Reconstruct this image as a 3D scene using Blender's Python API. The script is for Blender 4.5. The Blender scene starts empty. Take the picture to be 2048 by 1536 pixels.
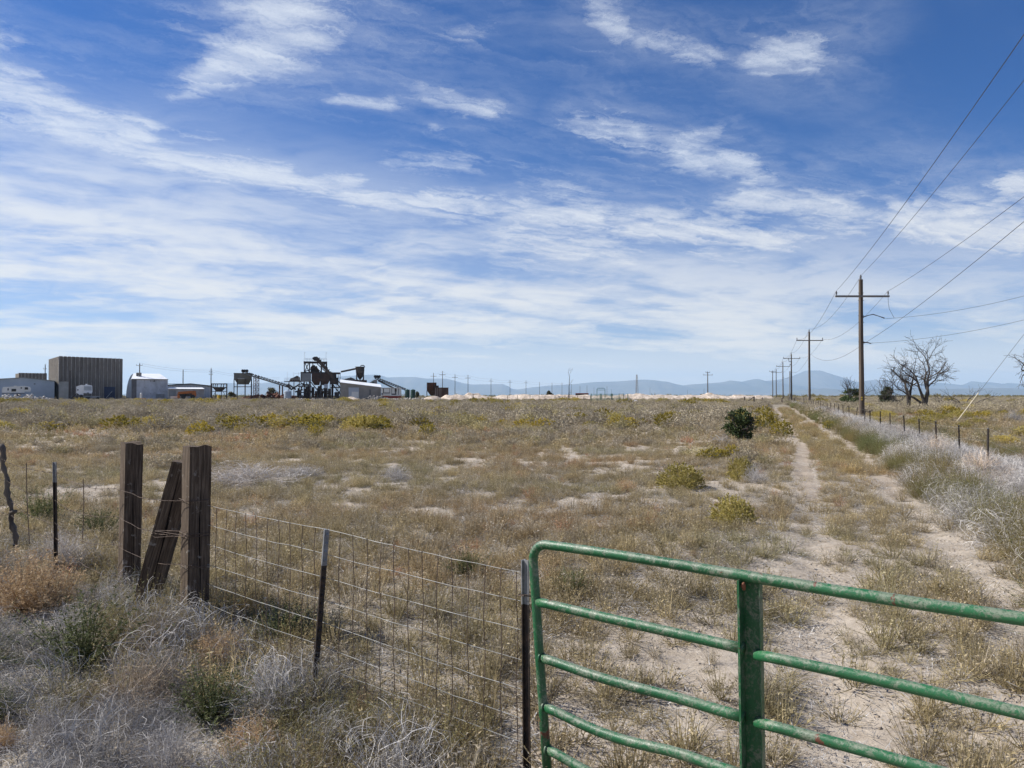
import bpy, math, random
import numpy as np
from mathutils import Vector, Matrix
random.seed(7); RS = np.random.RandomState(11)
SC = bpy.context.scene; COL = SC.collection
PI = math.pi; R = math.radians

# ------------------------------------------------------------------ camera, sky, sun
F = 1500.0; CX, CY, HY, EYE = 1024.0, 768.0, 792.0, 1.8      # focal length (px of the 2048 frame), horizon row, eye height
cam = bpy.data.cameras.new('camera'); camo = bpy.data.objects.new('camera', cam); COL.objects.link(camo)
cam.sensor_width = 36; cam.lens = 36*F/2048; cam.clip_start = .05; cam.clip_end = 90000
camo.location = (0, 0, EYE); camo.rotation_euler = (R(90)+math.atan((HY-CY)/F), 0, 0)
SC.camera = camo
SC.render.resolution_x, SC.render.resolution_y = 1024, 768

SUN = Vector((-.83, .20, .78)).normalized()
sun = bpy.data.lights.new('sun', 'SUN'); sun.energy = 5.0; sun.angle = R(.53); sun.color = (1, .955, .89)
suno = bpy.data.objects.new('sun', sun); COL.objects.link(suno)
suno.rotation_euler = SUN.to_track_quat('Z', 'Y').to_euler(); suno.location = (0, 0, 60)
try:
    SC.view_settings.view_transform = 'Standard'; SC.view_settings.look = 'None'
except Exception: pass
SC.cycles.volume_bounces = 1
SC.view_settings.gamma = 1; SC.view_settings.use_curve_mapping = False; SC.view_settings.exposure = 0.55

class NT:
    """tiny helper to write node trees"""
    def __init__(s, tree): s.t = tree; s.n = tree.nodes; s.l = tree.links
    def new(s, typ, **kw):
        n = s.n.new(typ)
        for k, v in kw.items(): setattr(n, k, v)
        return n
    def put(s, sock, v):
        if isinstance(v, bpy.types.NodeSocket): s.l.new(v, sock)
        elif v is not None: sock.default_value = v
    def m(s, op, a, b=None, c=None, clamp=False):
        n = s.new('ShaderNodeMath', operation=op); n.use_clamp = clamp
        for i, v in enumerate((a, b, c)):
            if v is not None: s.put(n.inputs[i], v)
        return n.outputs[0]
    def v(s, op, a, b=None, sc=None):
        n = s.new('ShaderNodeVectorMath', operation=op)
        s.put(n.inputs[0], a)
        if b is not None: s.put(n.inputs[1], b)
        if sc is not None: s.put(n.inputs['Scale'], sc)
        return n.outputs['Value'] if op in ('DOT_PRODUCT', 'LENGTH', 'DISTANCE') else n.outputs[0]
    def noise(s, vec, scale, detail=4, rough=.55, dist=0.0, color=False):
        n = s.new('ShaderNodeTexNoise'); s.put(n.inputs['Vector'], vec)
        n.inputs['Scale'].default_value = scale; n.inputs['Detail'].default_value = detail
        n.inputs['Roughness'].default_value = rough; n.inputs['Distortion'].default_value = dist
        return n.outputs['Color'] if color else n.outputs['Fac']
    def mapr(s, v, a, b, c=0.0, d=1.0, smooth=False):
        n = s.new('ShaderNodeMapRange'); n.interpolation_type = 'SMOOTHSTEP' if smooth else 'LINEAR'
        s.put(n.inputs[0], v)
        for i, x in enumerate((a, b, c, d)): s.put(n.inputs[i+1], x)
        return n.outputs[0]
    def mix(s, f, a, b, blend='MIX'):
        n = s.new('ShaderNodeMix', data_type='RGBA', blend_type=blend)
        s.put(n.inputs[0], f); s.put(n.inputs[6], c4(a)); s.put(n.inputs[7], c4(b))
        return n.outputs[2]
    def ramp(s, f, stops):
        n = s.new('ShaderNodeValToRGB'); e = n.color_ramp.elements
        e[0].position, e[0].color = stops[0][0], c4(stops[0][1])
        e[1].position, e[1].color = stops[-1][0], c4(stops[-1][1])
        for p, c in stops[1:-1]:
            x = e.new(p); x.color = c4(c)
        s.put(n.inputs[0], f); return n.outputs[0]
    def comb(s, x, y, z=0.0):
        n = s.new('ShaderNodeCombineXYZ')
        for i, v in enumerate((x, y, z)): s.put(n.inputs[i], v)
        return n.outputs[0]
def c4(c):
    if isinstance(c, (tuple, list)) and len(c) == 3: return (*c, 1)
    return c

world = bpy.data.worlds.new('World'); SC.world = world; world.use_nodes = True
W = NT(world.node_tree); W.n.clear()
out = W.new('ShaderNodeOutputWorld'); bg = W.new('ShaderNodeBackground'); W.l.new(bg.outputs[0], out.inputs[0])
SKYS = .080; bg.inputs['Strength'].default_value = SKYS
sky = W.new('ShaderNodeTexSky', sky_type='NISHITA'); sky.sun_disc = False
sky.sun_elevation = math.asin(SUN.z); sky.sun_rotation = math.atan2(SUN.x, SUN.y)
sky.altitude = 1450; sky.air_density = 1.0; sky.dust_density = .6; sky.ozone_density = 3.0
geo = W.new('ShaderNodeTexCoord').outputs['Generated']
sep = W.new('ShaderNodeSeparateXYZ'); W.l.new(geo, sep.inputs[0])
dx, dy, dz = sep.outputs
el = W.m('ARCSINE', dz); az = W.m('ARCTAN2', dx, dy)
zz = W.m('ADD', W.m('MAXIMUM', dz, 0.0), .10)
pu = W.m('DIVIDE', dx, zz); pv = W.m('DIVIDE', dy, zz)
plane = W.comb(pu, pv)                                    # cloud sheet seen in perspective
# wisps are drawn out along the wind (from far left to near right)
rot = R(-28); ca, sa = math.cos(rot), math.sin(rot)
wu = W.m('ADD', W.m('MULTIPLY', pu, ca), W.m('MULTIPLY', pv, -sa)); wv = W.m('ADD', W.m('MULTIPLY', pu, sa), W.m('MULTIPLY', pv, ca))
wind = W.comb(W.m('MULTIPLY', wu, .42), W.m('MULTIPLY', wv, 1.0))
warp = W.v('SUBTRACT', W.noise(plane, 1.1, 4, .6, color=True), (.5, .5, .5))
windw = W.v('ADD', wind, W.v('SCALE', warp, sc=.55))
fine = W.noise(windw, 3.2, 9, .62, .35)
mid = W.noise(windw, 1.15, 5, .55, .2)
fib = W.noise(W.v('MULTIPLY', W.v('ADD', W.comb(az, el), W.v('SCALE', warp, sc=.10)), (5., 34., 1.)), 1.0, 6, .6, .4)
warp2 = W.v('SUBTRACT', W.noise(plane, 2.8, 9, .70, color=True), (.5, .5, .5))
q = W.v('ADD', W.comb(az, el), W.v('MULTIPLY', W.v('ADD', W.v('SCALE', warp, sc=.5), warp2), (.10, .060, 0.)))
def ae(x, y):
    d = Vector(((x-CX)/F, 1, (HY-y)/F)).normalized(); return (math.atan2(d.x, d.y), math.asin(d.z))
def streak(x1, y1, w1, x2, y2, w2, amp):
    a, b = ae(x1, y1), ae(x2, y2); bx, by = b[0]-a[0], b[1]-a[1]; L2 = bx*bx+by*by
    pa = W.v('SUBTRACT', q, (a[0], a[1], 0))
    h = W.m('MULTIPLY', W.v('DOT_PRODUCT', pa, (bx, by, 0)), 1/L2, clamp=True)
    d = W.v('LENGTH', W.v('SUBTRACT', pa, W.v('SCALE', (bx, by, 0), sc=h)))
    w = W.m('MULTIPLY_ADD', h, (w2-w1)/F, w1/F)
    dw = W.m('DIVIDE', d, w); tap = W.mapr(W.m('ABSOLUTE', W.m('SUBTRACT', h, .5)), .30, .5, 1.0, .62, True)
    return W.m('MULTIPLY', W.m('MULTIPLY', W.mapr(dw, 0.0, 1.9, 1.0, 0.0, True), tap), amp), W.m('MULTIPLY', W.mapr(dw, 0.0, 4.2, 1.0, 0.0, True), amp)
STREAKS = [
 (640, -60, 130, 345, 190, 16, .85), (250, 40, 55, 620, 20, 70, .42), (700, 70, 75, 1040, 60, 60, .36), (540, 95, 20, 660, 92, 12, .4),
 (-60, 60, 45, 55, 82, 16, .6), (-200, 150, 70, 380, 310, 55, .8), (-60, 215, 50, 230, 290, 50, .5), (230, 300, 34, 700, 385, 34, .85),
 (480, 345, 30, 980, 415, 36, .85), (300, 270, 30, 600, 320, 30, .5), (-60, 300, 40, 210, 340, 40, .45),
 (-100, 420, 60, 250, 480, 50, .85), (220, 440, 40, 420, 545, 50, .8), (380, 520, 45, 640, 580, 40, .7), (560, 450, 45, 720, 450, 40, .5),
 (720, 335, 30, 1000, 330, 50, .55), (860, 385, 46, 1260, 450, 55, .8), (1000, 350, 50, 1180, 400, 50, .55), (1200, 440, 50, 1640, 475, 32, .9),
 (930, 500, 70, 1320, 520, 45, .8), (1300, 505, 25, 1720, 535, 22, .7), (1130, 245, 26, 1300, 285, 48, .75), (1300, 285, 42, 1550, 345, 22, .8),
 (1360, 290, 18, 1450, 238, 14, .55), (1170, -20, 40, 1260, 60, 34, .65), (1240, 55, 30, 1460, 115, 28, .6), (1450, 118, 26, 1670, 85, 44, .65),
 (640, 200, 16, 800, 212, 20, .55), (810, 185, 24, 1000, 225, 26, .6), (840, 255, 22, 930, 300, 34, .5), (1430, 400, 28, 1760, 420, 55, .85),
 (1750, 425, 55, 2100, 480, 50, .9), (1980, 370, 22, 2120, 400, 44, .8), (1540, 590, 20, 1800, 600, 30, .5), (1040, 100, 40, 1240, 90, 40, .3)]
acc = wide = None
for st in STREAKS:
    v_, w_ = streak(*st); acc = v_ if acc is None else W.m('MAXIMUM', acc, v_); wide = w_ if wide is None else W.m('MAXIMUM', wide, w_)
hair = W.noise(W.v('MULTIPLY', W.v('ADD', wind, W.v('SCALE', warp2, sc=.35)), (5.5, 17., 1.)), 1.0, 10, .72, .5)
mixn = W.m('ADD', W.m('MULTIPLY', fine, .30), W.m('ADD', W.m('MULTIPLY', fib, .30), W.m('MULTIPLY', hair, .40)))
core = W.mapr(W.m('ADD', acc, W.m('MULTIPLY', W.m('SUBTRACT', mixn, .5), 3.4)), .10, 1.25, 0.0, .90, True)
core = W.m('MULTIPLY', core, W.mapr(acc, .0, .45, 0.0, 1.0, True))
thin = W.m('MULTIPLY', W.m('MULTIPLY', wide, W.mapr(mixn, .38, .66, .06, 1.0, True)), .46)
stre = W.m('MAXIMUM', core, thin)
# thin veil that thickens towards the horizon all round, and scattered wisps elsewhere
low = W.mapr(W.m('ADD', el, W.m('MULTIPLY', az, .13)), .36, .10, 0.0, 1.0, True)
veil = W.m('MULTIPLY', low, W.mapr(W.m('ADD', W.m('MULTIPLY', mid, .4), W.m('ADD', W.m('MULTIPLY', fib, .35), W.m('MULTIPLY', fine, .25))), .38, .58, .25, 1.0, True))
wisp = W.m('MULTIPLY', W.mapr(mid, .46, .74, 0.0, .62, True), W.mapr(fine, .35, .65, .1, 1.0))
behind = W.mapr(W.v('DOT_PRODUCT', geo, (0., 1., 0.)), .75, .45, .14, 1.0, True)
dens = W.m('MAXIMUM', W.m('MAXIMUM', stre, W.m('MULTIPLY', veil, .90)), W.m('MULTIPLY', wisp, behind))
dens = W.m('MAXIMUM', dens, W.mapr(el, .115, .02, 0.0, .80, True))
dens = W.m('MINIMUM', dens, .93)
cloudc = W.mix(W.mapr(el, .02, .30), (9.0, 8.3, 7.0), (6.9, 7.35, 8.0))
skyc = W.new('ShaderNodeHueSaturation'); W.l.new(sky.outputs[0], skyc.inputs['Color']); skyc.inputs['Saturation'].default_value = 1.35
skyt = W.mix(1.0, skyc.outputs[0], (.55, .66, .89), 'MULTIPLY')
W.l.new(W.mix(dens, skyt, cloudc), bg.inputs['Color'])

# ------------------------------------------------------------------ helpers
def hash2(ix, iy, s):
    h = (ix*374761393 + iy*668265263 + s*2147483647) & 0xffffffff
    h = ((h ^ (h >> 13))*1274126177) & 0xffffffff
    return ((h ^ (h >> 16)) & 0xffff)/65535.0
def vnoise(x, y, s=0):
    x = np.asarray(x, float); y = np.asarray(y, float)
    ix = np.floor(x).astype(np.int64); iy = np.floor(y).astype(np.int64); fx = x-ix; fy = y-iy
    fx = fx*fx*(3-2*fx); fy = fy*fy*(3-2*fy)
    a, b, c, d = hash2(ix, iy, s), hash2(ix+1, iy, s), hash2(ix, iy+1, s), hash2(ix+1, iy+1, s)
    return (a*(1-fx)+b*fx)*(1-fy)+(c*(1-fx)+d*fx)*fy
def fbm(x, y, s=0, o=4):
    t = 0; a = .5; n = 0
    for i in range(o):
        t = t+a*vnoise(x*2**i+17.3*i, y*2**i-9.1*i, s+i); n += a; a *= .55
    return t/n
def sstep(a, b, x):
    t = np.clip((np.asarray(x, float)-a)/(b-a), 0, 1); return t*t*(3-2*t)
GY = [-400, 3, 4.4, 6.4, 10, 20, 35, 50, 80, 110, 150, 190, 222, 300, 600, 3000, 30000]
GZ = [-.25, -.25, -.17, -.02, 0, .03, .10, .20, .42, .50, .56, .64, .92, 1.12, 1.2, 1.2, 1.2]
def roff(y): return np.interp(y, [5, 14, 24], [.85, .50, .05])     # the track swings slightly towards the gate
def groundz(x, y):
    x = np.asarray(x, float); y = np.asarray(y, float)
    z = np.interp(y, GY, GZ)
    near = 1-sstep(60, 200, y)
    z = z+(fbm(x*.55, y*.55, 3)-.5)*.16*near+(fbm(x*2.6, y*2.6, 9, 3)-.5)*.055*(1-sstep(20, 40, y))
    off = x-.337*y+roff(y)
    for c in (1.25, 2.85):
        z = z-.035*np.exp(-((off-c)/.22)**2)*near
    return z
def gz(x, y): return float(groundz(x, y))
def bareness(x, y):
    """0 covered by litter and crust, 1 pale bare soil"""
    off = x-.337*y+roff(y)
    n = fbm(x*.42+3, y*.40+8, 21, 5); n2 = fbm(x*1.7, y*1.9, 33, 4)
    b = sstep(.508, .59, n*.36+n2*.64)*(1-.75*(1-sstep(6, 11, y)))
    band = sstep(20, 24, y)*(1-sstep(27, 34, y))
    b = np.maximum(b, band*sstep(.48, .58, n2*.6+n*.4)*.9)
    road = sstep(-1.0, .4, off+(n-.5)*2)*(1-sstep(3.1, 3.8, off+(n2-.5)))*(1-sstep(24, 32, y))
    b = np.maximum(b, road*sstep(.42, .56, n2*.6+n*.4)*.9)
    for c in (1.25, 2.85):
        b = np.maximum(b, (1-sstep(.22, .42, np.abs(off-c)+(n2-.5)*.5))*(1-sstep(85, 100, y))*np.where(y < 15, .45+.8*sstep(.45, .6, n2), 1))
    b = b*(1-sstep(60, 200, y)*.75)*(1-.85*sstep(3.6, 4.2, off))
    return np.clip(b, 0, 1)
def at(px, Y, z=None):
    x = (px-CX)/F*Y; return Vector((x, Y, gz(x, Y) if z is None else z))
def PX(px, py, Y): return Vector(((px-CX)/F*Y, Y, EYE+(HY-py)/F*Y))

class MB:
    def __init__(s): s.v = []; s.f = []; s.mi = []; s.cur = 0
    def add(s, vs, fs):
        b = len(s.v); s.v += [tuple(v) for v in vs]; s.f += [tuple(i+b for i in f) for f in fs]; s.mi += [s.cur]*len(fs); return s
    def box(s, x0, x1, y0, y1, z0, z1, M=None):
        vs = [Vector(p) for p in ((x0,y0,z0),(x1,y0,z0),(x1,y1,z0),(x0,y1,z0),(x0,y0,z1),(x1,y0,z1),(x1,y1,z1),(x0,y1,z1))]
        if M: vs = [M@v for v in vs]
        return s.add(vs, [(0,3,2,1),(4,5,6,7),(0,1,5,4),(1,2,6,5),(2,3,7,6),(3,0,4,7)])
    def tube(s, pts, r, n=6, cap=True, phase=0.0):
        pts = [Vector(p) for p in pts]; k = len(pts)
        rr = list(r) if isinstance(r, (list, tuple)) else [r]*k
        t0 = (pts[1]-pts[0]).normalized()
        up = Vector((0,0,1)) if abs(t0.z) < .9 else Vector((1,0,0))
        a = t0.cross(up).normalized(); vs = []
        for i in range(k):
            t = (pts[min(i+1,k-1)]-pts[max(i-1,0)]).normalized()
            a = (a-t*a.dot(t)).normalized(); b = t.cross(a)
            for j in range(n):
                th = 2*PI*j/n+phase; vs.append(pts[i]+(a*math.cos(th)+b*math.sin(th))*rr[i])
        fs = [(i*n+j, i*n+(j+1)%n, (i+1)*n+(j+1)%n, (i+1)*n+j) for i in range(k-1) for j in range(n)]
        if cap: fs += [tuple(range(n-1,-1,-1)), tuple((k-1)*n+j for j in range(n))]
        return s.add(vs, fs)
    def beam(s, p, q_, w): return s.tube([p, q_], w*.7071, 4, True, PI/4)
    def prism(s, poly, y0, y1):          # polygon in x,z (counter-clockwise seen from -y)
        n = len(poly); vs = [(x, y0, z) for x, z in poly]+[(x, y1, z) for x, z in poly]
        return s.add(vs, [tuple(range(n)), tuple(range(2*n-1, n-1, -1))]+[(i, i+n, (i+1)%n+n, (i+1)%n) for i in range(n)])
    def lathe(s, prof, n=16, c=(0,0,0)):
        vs = [(c[0]+r*math.cos(2*PI*j/n), c[1]+r*math.sin(2*PI*j/n), c[2]+z) for r, z in prof for j in range(n)]
        k = len(prof)
        fs = [(i*n+j, i*n+(j+1)%n, (i+1)*n+(j+1)%n, (i+1)*n+j) for i in range(k-1) for j in range(n)]
        return s.add(vs, fs+[tuple(range(n-1,-1,-1)), tuple((k-1)*n+j for j in range(n))])
    def frustum(s, a, b):                # a, b = (x0,x1,y0,y1,z)
        vs = [(x, y, a[4]) for x, y in ((a[0],a[2]),(a[1],a[2]),(a[1],a[3]),(a[0],a[3]))]+[(x, y, b[4]) for x, y in ((b[0],b[2]),(b[1],b[2]),(b[1],b[3]),(b[0],b[3]))]
        return s.add(vs, [(0,3,2,1),(4,5,6,7),(0,1,5,4),(1,2,6,5),(2,3,7,6),(3,0,4,7)])
    def mesh(s, name, mats, org=None, smooth=False):
        me = bpy.data.meshes.new(name)
        vs = s.v if org is None else [(v[0]-org[0], v[1]-org[1], v[2]-org[2]) for v in s.v]
        me.from_pydata(vs, [], s.f); me.update()
        for m_ in (mats if isinstance(mats, (list, tuple)) else [mats]): me.materials.append(m_)
        if any(s.mi): me.polygons.foreach_set('material_index', s.mi)
        if smooth: me.polygons.foreach_set('use_smooth', [True]*len(s.f))
        return me
ORG = {}
def link(name, me, parent=None, loc=None):
    o = bpy.data.objects.new(name, me); COL.objects.link(o)
    if parent is not None: o.parent = parent
    if loc is not None: o.location = loc
    return o
def tag(o, label=None, cat=None, group=None, kind=None):
    for k, v in (('label', label), ('category', cat), ('group', group), ('kind', kind)):
        if v: o[k] = v
    return o
def thing(name, label, cat, loc, rz=0, group=None):
    o = bpy.data.objects.new(name, None); COL.objects.link(o); o.location = loc; o.rotation_euler[2] = rz
    o.empty_display_size = .1; ORG[o] = Vector(loc); return tag(o, label, cat, group)
def part(mb, name, mat, root, local=False, smooth=False, parent=None):
    return link(name, mb.mesh(name, mat, None if local else ORG[root], smooth), parent or root)
def single(mb, name, mat, label, cat, org, group=None, kind=None, smooth=False):
    o = link(name, mb.mesh(name, mat, org, smooth), None, org); return tag(o, label, cat, group, kind)
def copy_tree(o, parent=None):
    c = o.copy(); COL.objects.link(c); c.parent = parent
    for ch in [x for x in o.children]: copy_tree(ch, c)
    return c
def npmesh(name, v, f, mats, attrs=None, matidx=None, smooth=False):
    """v (n,3); f (m,3) or (m,4)"""
    me = bpy.data.meshes.new(name); v = np.asarray(v, np.float32); f = np.asarray(f, np.int32); k = f.shape[1]
    me.vertices.add(len(v)); me.vertices.foreach_set('co', v.ravel())
    me.loops.add(f.size); me.loops.foreach_set('vertex_index', f.ravel())
    me.polygons.add(len(f)); me.polygons.foreach_set('loop_start', np.arange(0, f.size, k, dtype=np.int32))
    me.polygons.foreach_set('loop_total', np.full(len(f), k, np.int32))
    if matidx is not None: me.polygons.foreach_set('material_index', np.asarray(matidx, np.int32))
    if smooth: me.polygons.foreach_set('use_smooth', np.ones(len(f), bool))
    for m_ in mats: me.materials.append(m_)
    for nm, (dom, arr) in (attrs or {}).items():
        a = me.attributes.new(nm, 'FLOAT', dom); a.data.foreach_set('value', np.asarray(arr, np.float32))
    me.update(calc_edges=True); me.validate(); return me

# ------------------------------------------------------------------ materials
def mat(name, fn, rough=.8, metal=0.0, spec=.3):
    m_ = bpy.data.materials.new(name); m_.use_nodes = True; t = NT(m_.node_tree)
    b = t.n['Principled BSDF']; b.inputs['Roughness'].default_value = rough; b.inputs['Metallic'].default_value = metal
    b.inputs['Specular IOR Level'].default_value = spec
    r_ = fn(t, b)
    if r_ is not None: t.put(b.inputs['Base Color'], c4(r_))
    return m_
def obc(t): return t.new('ShaderNodeTexCoord').outputs['Object']
def wpos(t): return t.new('ShaderNodeNewGeometry').outputs['Position']
def bump(t, b, h, dist=.01, strength=1.0):
    n = t.new('ShaderNodeBump'); n.inputs['Distance'].default_value = dist; n.inputs['Strength'].default_value = strength
    t.put(n.inputs['Height'], h); t.put(b.inputs['Normal'], n.outputs[0])
def worn(name, c1, c2, scale=.4, lo=.4, hi=.65, rough=.75, metal=0., stretch=(1, 1, 1), c3=None, bd=0.0):
    def fn(t, b):
        v = t.v('MULTIPLY', obc(t), stretch)
        n = t.noise(v, scale, 7, .65, .3); c = t.mix(t.mapr(n, lo, hi), c1, c2)
        if c3: c = t.mix(t.mapr(t.noise(v, scale*3.1, 5, .6), .60, .70), c, c3)
        if bd: bump(t, b, n, bd)
        return c
    return mat(name, fn, rough, metal)

def soil_fn(t, b):
    p = wpos(t)
    bare = t.new('ShaderNodeAttribute', attribute_name='bare').outputs['Fac']
    n1 = t.noise(p, 1.3, 6, .65); n2 = t.noise(p, 9, 6, .7); n3 = t.noise(p, 55, 4, .7); n4 = t.noise(p, .09, 5, .6)
    nd = t.mapr(t.m('ADD', t.m('MULTIPLY', n2, .6), t.m('MULTIPLY', n1, .4)), .35, .65)
    f = t.mapr(t.m('ADD', bare, t.m('MULTIPLY', t.m('SUBTRACT', n2, .5), 1.1)), .25, .72, smooth=True)
    pale = t.mix(nd, (.30, .25, .195), (.53, .465, .385))
    pale = t.mix(t.mapr(n3, .35, .7), t.mix(.25, pale, (.20, .165, .125)), pale)
    cover = t.mix(nd, (.16, .135, .095), (.33, .28, .21))
    cover = t.mix(t.mapr(n3, .45, .62), cover, (.42, .36, .29))
    far = t.mix(t.mapr(n4, .35, .65), (.17, .15, .11), (.24, .215, .165))
    dist = t.v('LENGTH', p)
    cover = t.mix(t.mapr(dist, 40, 160), cover, far)
    bump(t, b, t.m('ADD', t.m('MULTIPLY', n2, .7), t.m('MULTIPLY', n3, .3)), .03, .8)
    return t.mix(f, cover, pale)
M = {}
M['ground'] = mat('soil', soil_fn, .95, spec=.1)
def track_fn(t, b):
    p = wpos(t); n2 = t.noise(p, 7, 6, .7); n3 = t.noise(p, 45, 4, .7); n1 = t.noise(t.v('MULTIPLY', p, (1, .25, 1)), 3, 5, .6)
    c = t.mix(t.mapr(n1, .35, .65), (.26, .215, .165), (.42, .355, .285)); c = t.mix(t.mapr(n3, .3, .7), t.mix(.3, c, (.2, .16, .12)), c)
    bump(t, b, t.m('ADD', t.m('MULTIPLY', n2, .7), t.m('MULTIPLY', n3, .3)), .025, .7)
    return c
M['track'] = mat('wheel_rut_soil', track_fn, .95, spec=.1)
M['mound'] = mat('pale_spoil', lambda t, b: (bump(t, b, t.noise(wpos(t), 1.2, 6, .7), .35), t.mix(t.mapr(t.noise(t.v('MULTIPLY', wpos(t), (1, 1, .4)), .8, 7, .7), .38, .62), (.38, .31, .245), (.66, .565, .47)))[1], .95, spec=.1)

def leafy(name, stops, tinted=False, var=.25, transl=.25, sat=None):
    """foliage: colour from the per-stem attribute 'tone', varied per plant"""
    m_ = bpy.data.materials.new(name); m_.use_nodes = True; t = NT(m_.node_tree); b = t.n['Principled BSDF']
    b.inputs['Roughness'].default_value = .75; b.inputs['Specular IOR Level'].default_value = .12
    tone = t.new('ShaderNodeAttribute', attribute_name='tone').outputs['Fac']
    c = t.ramp(tone, stops)
    if tinted:
        a = t.new('ShaderNodeAttribute', attribute_name='tint'); a.attribute_type = 'INSTANCER'
        c = t.mix(1.0, c, a.outputs['Color'], 'MULTIPLY')
    else:
        r_ = t.new('ShaderNodeObjectInfo').outputs['Random']
        c = t.mix(1.0, c, t.ramp(r_, [(0, (1-var, 1-var, 1-var)), (.5, (1, 1, 1)), (1, (1+var, 1+var*.8, 1+var*.5))]), 'MULTIPLY')
    t.put(b.inputs['Base Color'], c)
    tr = t.new('ShaderNodeBsdfTranslucent'); t.put(tr.inputs[0], c)
    mx = t.new('ShaderNodeMixShader'); mx.inputs[0].default_value = transl
    t.l.new(b.outputs[0], mx.inputs[1]); t.l.new(tr.outputs[0], mx.inputs[2])
    t.l.new(mx.outputs[0], t.n['Material Output'].inputs[0]); return m_
M['weed'] = leafy('weed', [(0, (.20, .165, .115)), (.3, (.26, .23, .15)), (.55, (.355, .30, .205)), (.8, (.50, .43, .31)), (1, (.64, .57, .46))], True, transl=.35)
M['sage'] = leafy('sage', [(0, (.22, .19, .145)), (.5, (.36, .325, .26)), (1, (.52, .475, .385))], True, transl=.12)
M['kochia'] = leafy('kochia', [(0, (.13, .095, .065)), (.45, (.15, .155, .085)), (1, (.27, .28, .16))], True, transl=.35)
M['dry'] = leafy('dry_stem', [(0, (.17, .16, .15)), (.5, (.37, .355, .34)), (1, (.68, .66, .63))], True, transl=.08)
M['rabbit'] = leafy('rabbitbrush_stem', [(0, (.12, .12, .05)), (.6, (.20, .215, .07)), (1, (.27, .27, .09))])
M['flower'] = leafy('rabbitbrush_flower', [(0, (.26, .23, .055)), (.6, (.42, .34, .07)), (1, (.58, .45, .085))], transl=.35)
M['palebush'] = leafy('pale_rabbitbrush', [(0, (.28, .26, .08)), (.6, (.54, .45, .15)), (1, (.70, .59, .22))], transl=.3)
M['tan'] = leafy('tan_bush', [(0, (.26, .17, .095)), (.5, (.47, .33, .195)), (1, (.64, .50, .33))])
M['greydry'] = leafy('grey_tumbleweed', [(0, (.24, .22, .21)), (.5, (.40, .375, .36)), (1, (.62, .60, .58))], transl=.1)
M['leaf'] = leafy('dark_leaf', [(0, (.028, .045, .018)), (.6, (.065, .095, .036)), (1, (.13, .165, .07))])
M['greyleaf'] = leafy('olive_leaf', [(0, (.05, .06, .035)), (.6, (.10, .115, .065)), (1, (.17, .18, .12))])
M['farleaf'] = leafy('far_leaf', [(0, (.04, .045, .022)), (.6, (.09, .085, .04)), (1, (.16, .13, .06))])
M['deadwood'] = worn('dead_wood', (.040, .034, .030), (.115, .10, .088), 6, stretch=(1, 1, .15), bd=.01)

def tie_fn(t, b):
    o = obc(t); g = t.noise(t.v('MULTIPLY', o, (60, 60, 2.6)), 1.0, 8, .70, .6); g2 = t.noise(t.v('MULTIPLY', o, (190, 190, 5)), 1.0, 5, .7)
    n = t.noise(o, 4.5, 5, .6); h = t.m('ADD', t.m('MULTIPLY', g, .7), t.m('MULTIPLY', g2, .3))
    c = t.ramp(h, [(.30, (.022, .016, .012)), (.45, (.075, .054, .038)), (.57, (.155, .118, .086)), (.72, (.30, .245, .19))])
    c = t.mix(t.mapr(n, .45, .7), c, t.mix(.55, c, (.055, .042, .034)))
    sp = t.noise(t.v('MULTIPLY', o, (34, 34, .9)), 1.0, 3, .5, .9); c = t.mix(t.mapr(sp, .635, .66), c, (.008, .006, .005)); h = t.m('SUBTRACT', h, t.mapr(sp, .62, .67, 0, .8)); c = t.mix(t.mapr(t.noise(o, 14, 4, .6), .62, .72), c, (.26, .235, .205))
    bump(t, b, h, .005, 1.0); return c
M['tie'] = mat('weathered_timber', tie_fn, .9, spec=.15)
M['post_dark'] = worn('dark_post_paint', (.022, .020, .019), (.06, .04, .03), 18, rough=.55)
M['post_white'] = worn('white_post_tip', (.17, .175, .18), (.28, .285, .29), 22, rough=.5, c3=(.2, .18, .16))
M['crook'] = worn('juniper_post', (.055, .045, .038), (.15, .125, .10), 9, stretch=(1, 1, .2), bd=.01)
M['wire'] = worn('galvanised_wire', (.17, .17, .165), (.30, .30, .29), 8, rough=.55, metal=.2)
M['rustwire'] = worn('rusty_wire', (.07, .05, .04), (.15, .11, .085), 12, rough=.7, metal=.3)
def green_fn(t, b):
    o = obc(t); n = t.noise(o, 11.0, 9, .78, .8); n2 = t.noise(o, 95, 6, .75); n3 = t.noise(o, 2.2, 4, .6); n4 = t.noise(t.v('ADD', o, (5., 3., 1.)), 4.2, 7, .7, .8)
    nz = t.new('ShaderNodeSeparateXYZ'); t.l.new(t.new('ShaderNodeNewGeometry').outputs['Normal'], nz.inputs[0])
    green = t.mix(t.mapr(n3, .35, .65), (.011, .082, .031), (.020, .125, .047))
    thin = t.mapr(t.m('ADD', t.m('MULTIPLY', n, .7), t.m('ADD', t.m('MULTIPLY', n2, .3), t.m('MULTIPLY', nz.outputs[2], .055))), .495, .575)
    c = t.mix(t.m('MULTIPLY', thin, .80), green, t.mix(t.mapr(n2, .35, .6), (.05, .075, .045), (.25, .28, .21)))
    rust = t.mapr(n4, .63, .65)
    c = t.mix(rust, c, (.13, .045, .028)); c = t.mix(t.mapr(n2, .56, .66), c, t.mix(.7, c, (.035, .045, .028)))
    t.put(b.inputs['Roughness'], t.mapr(n2, .3, .7, .26, .55)); bump(t, b, t.m('ADD', n2, t.m('MULTIPLY', thin, -.5)), .0015, .8)
    return c
M['green'] = mat('green_gate_paint', green_fn, .4, spec=.5)
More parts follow.
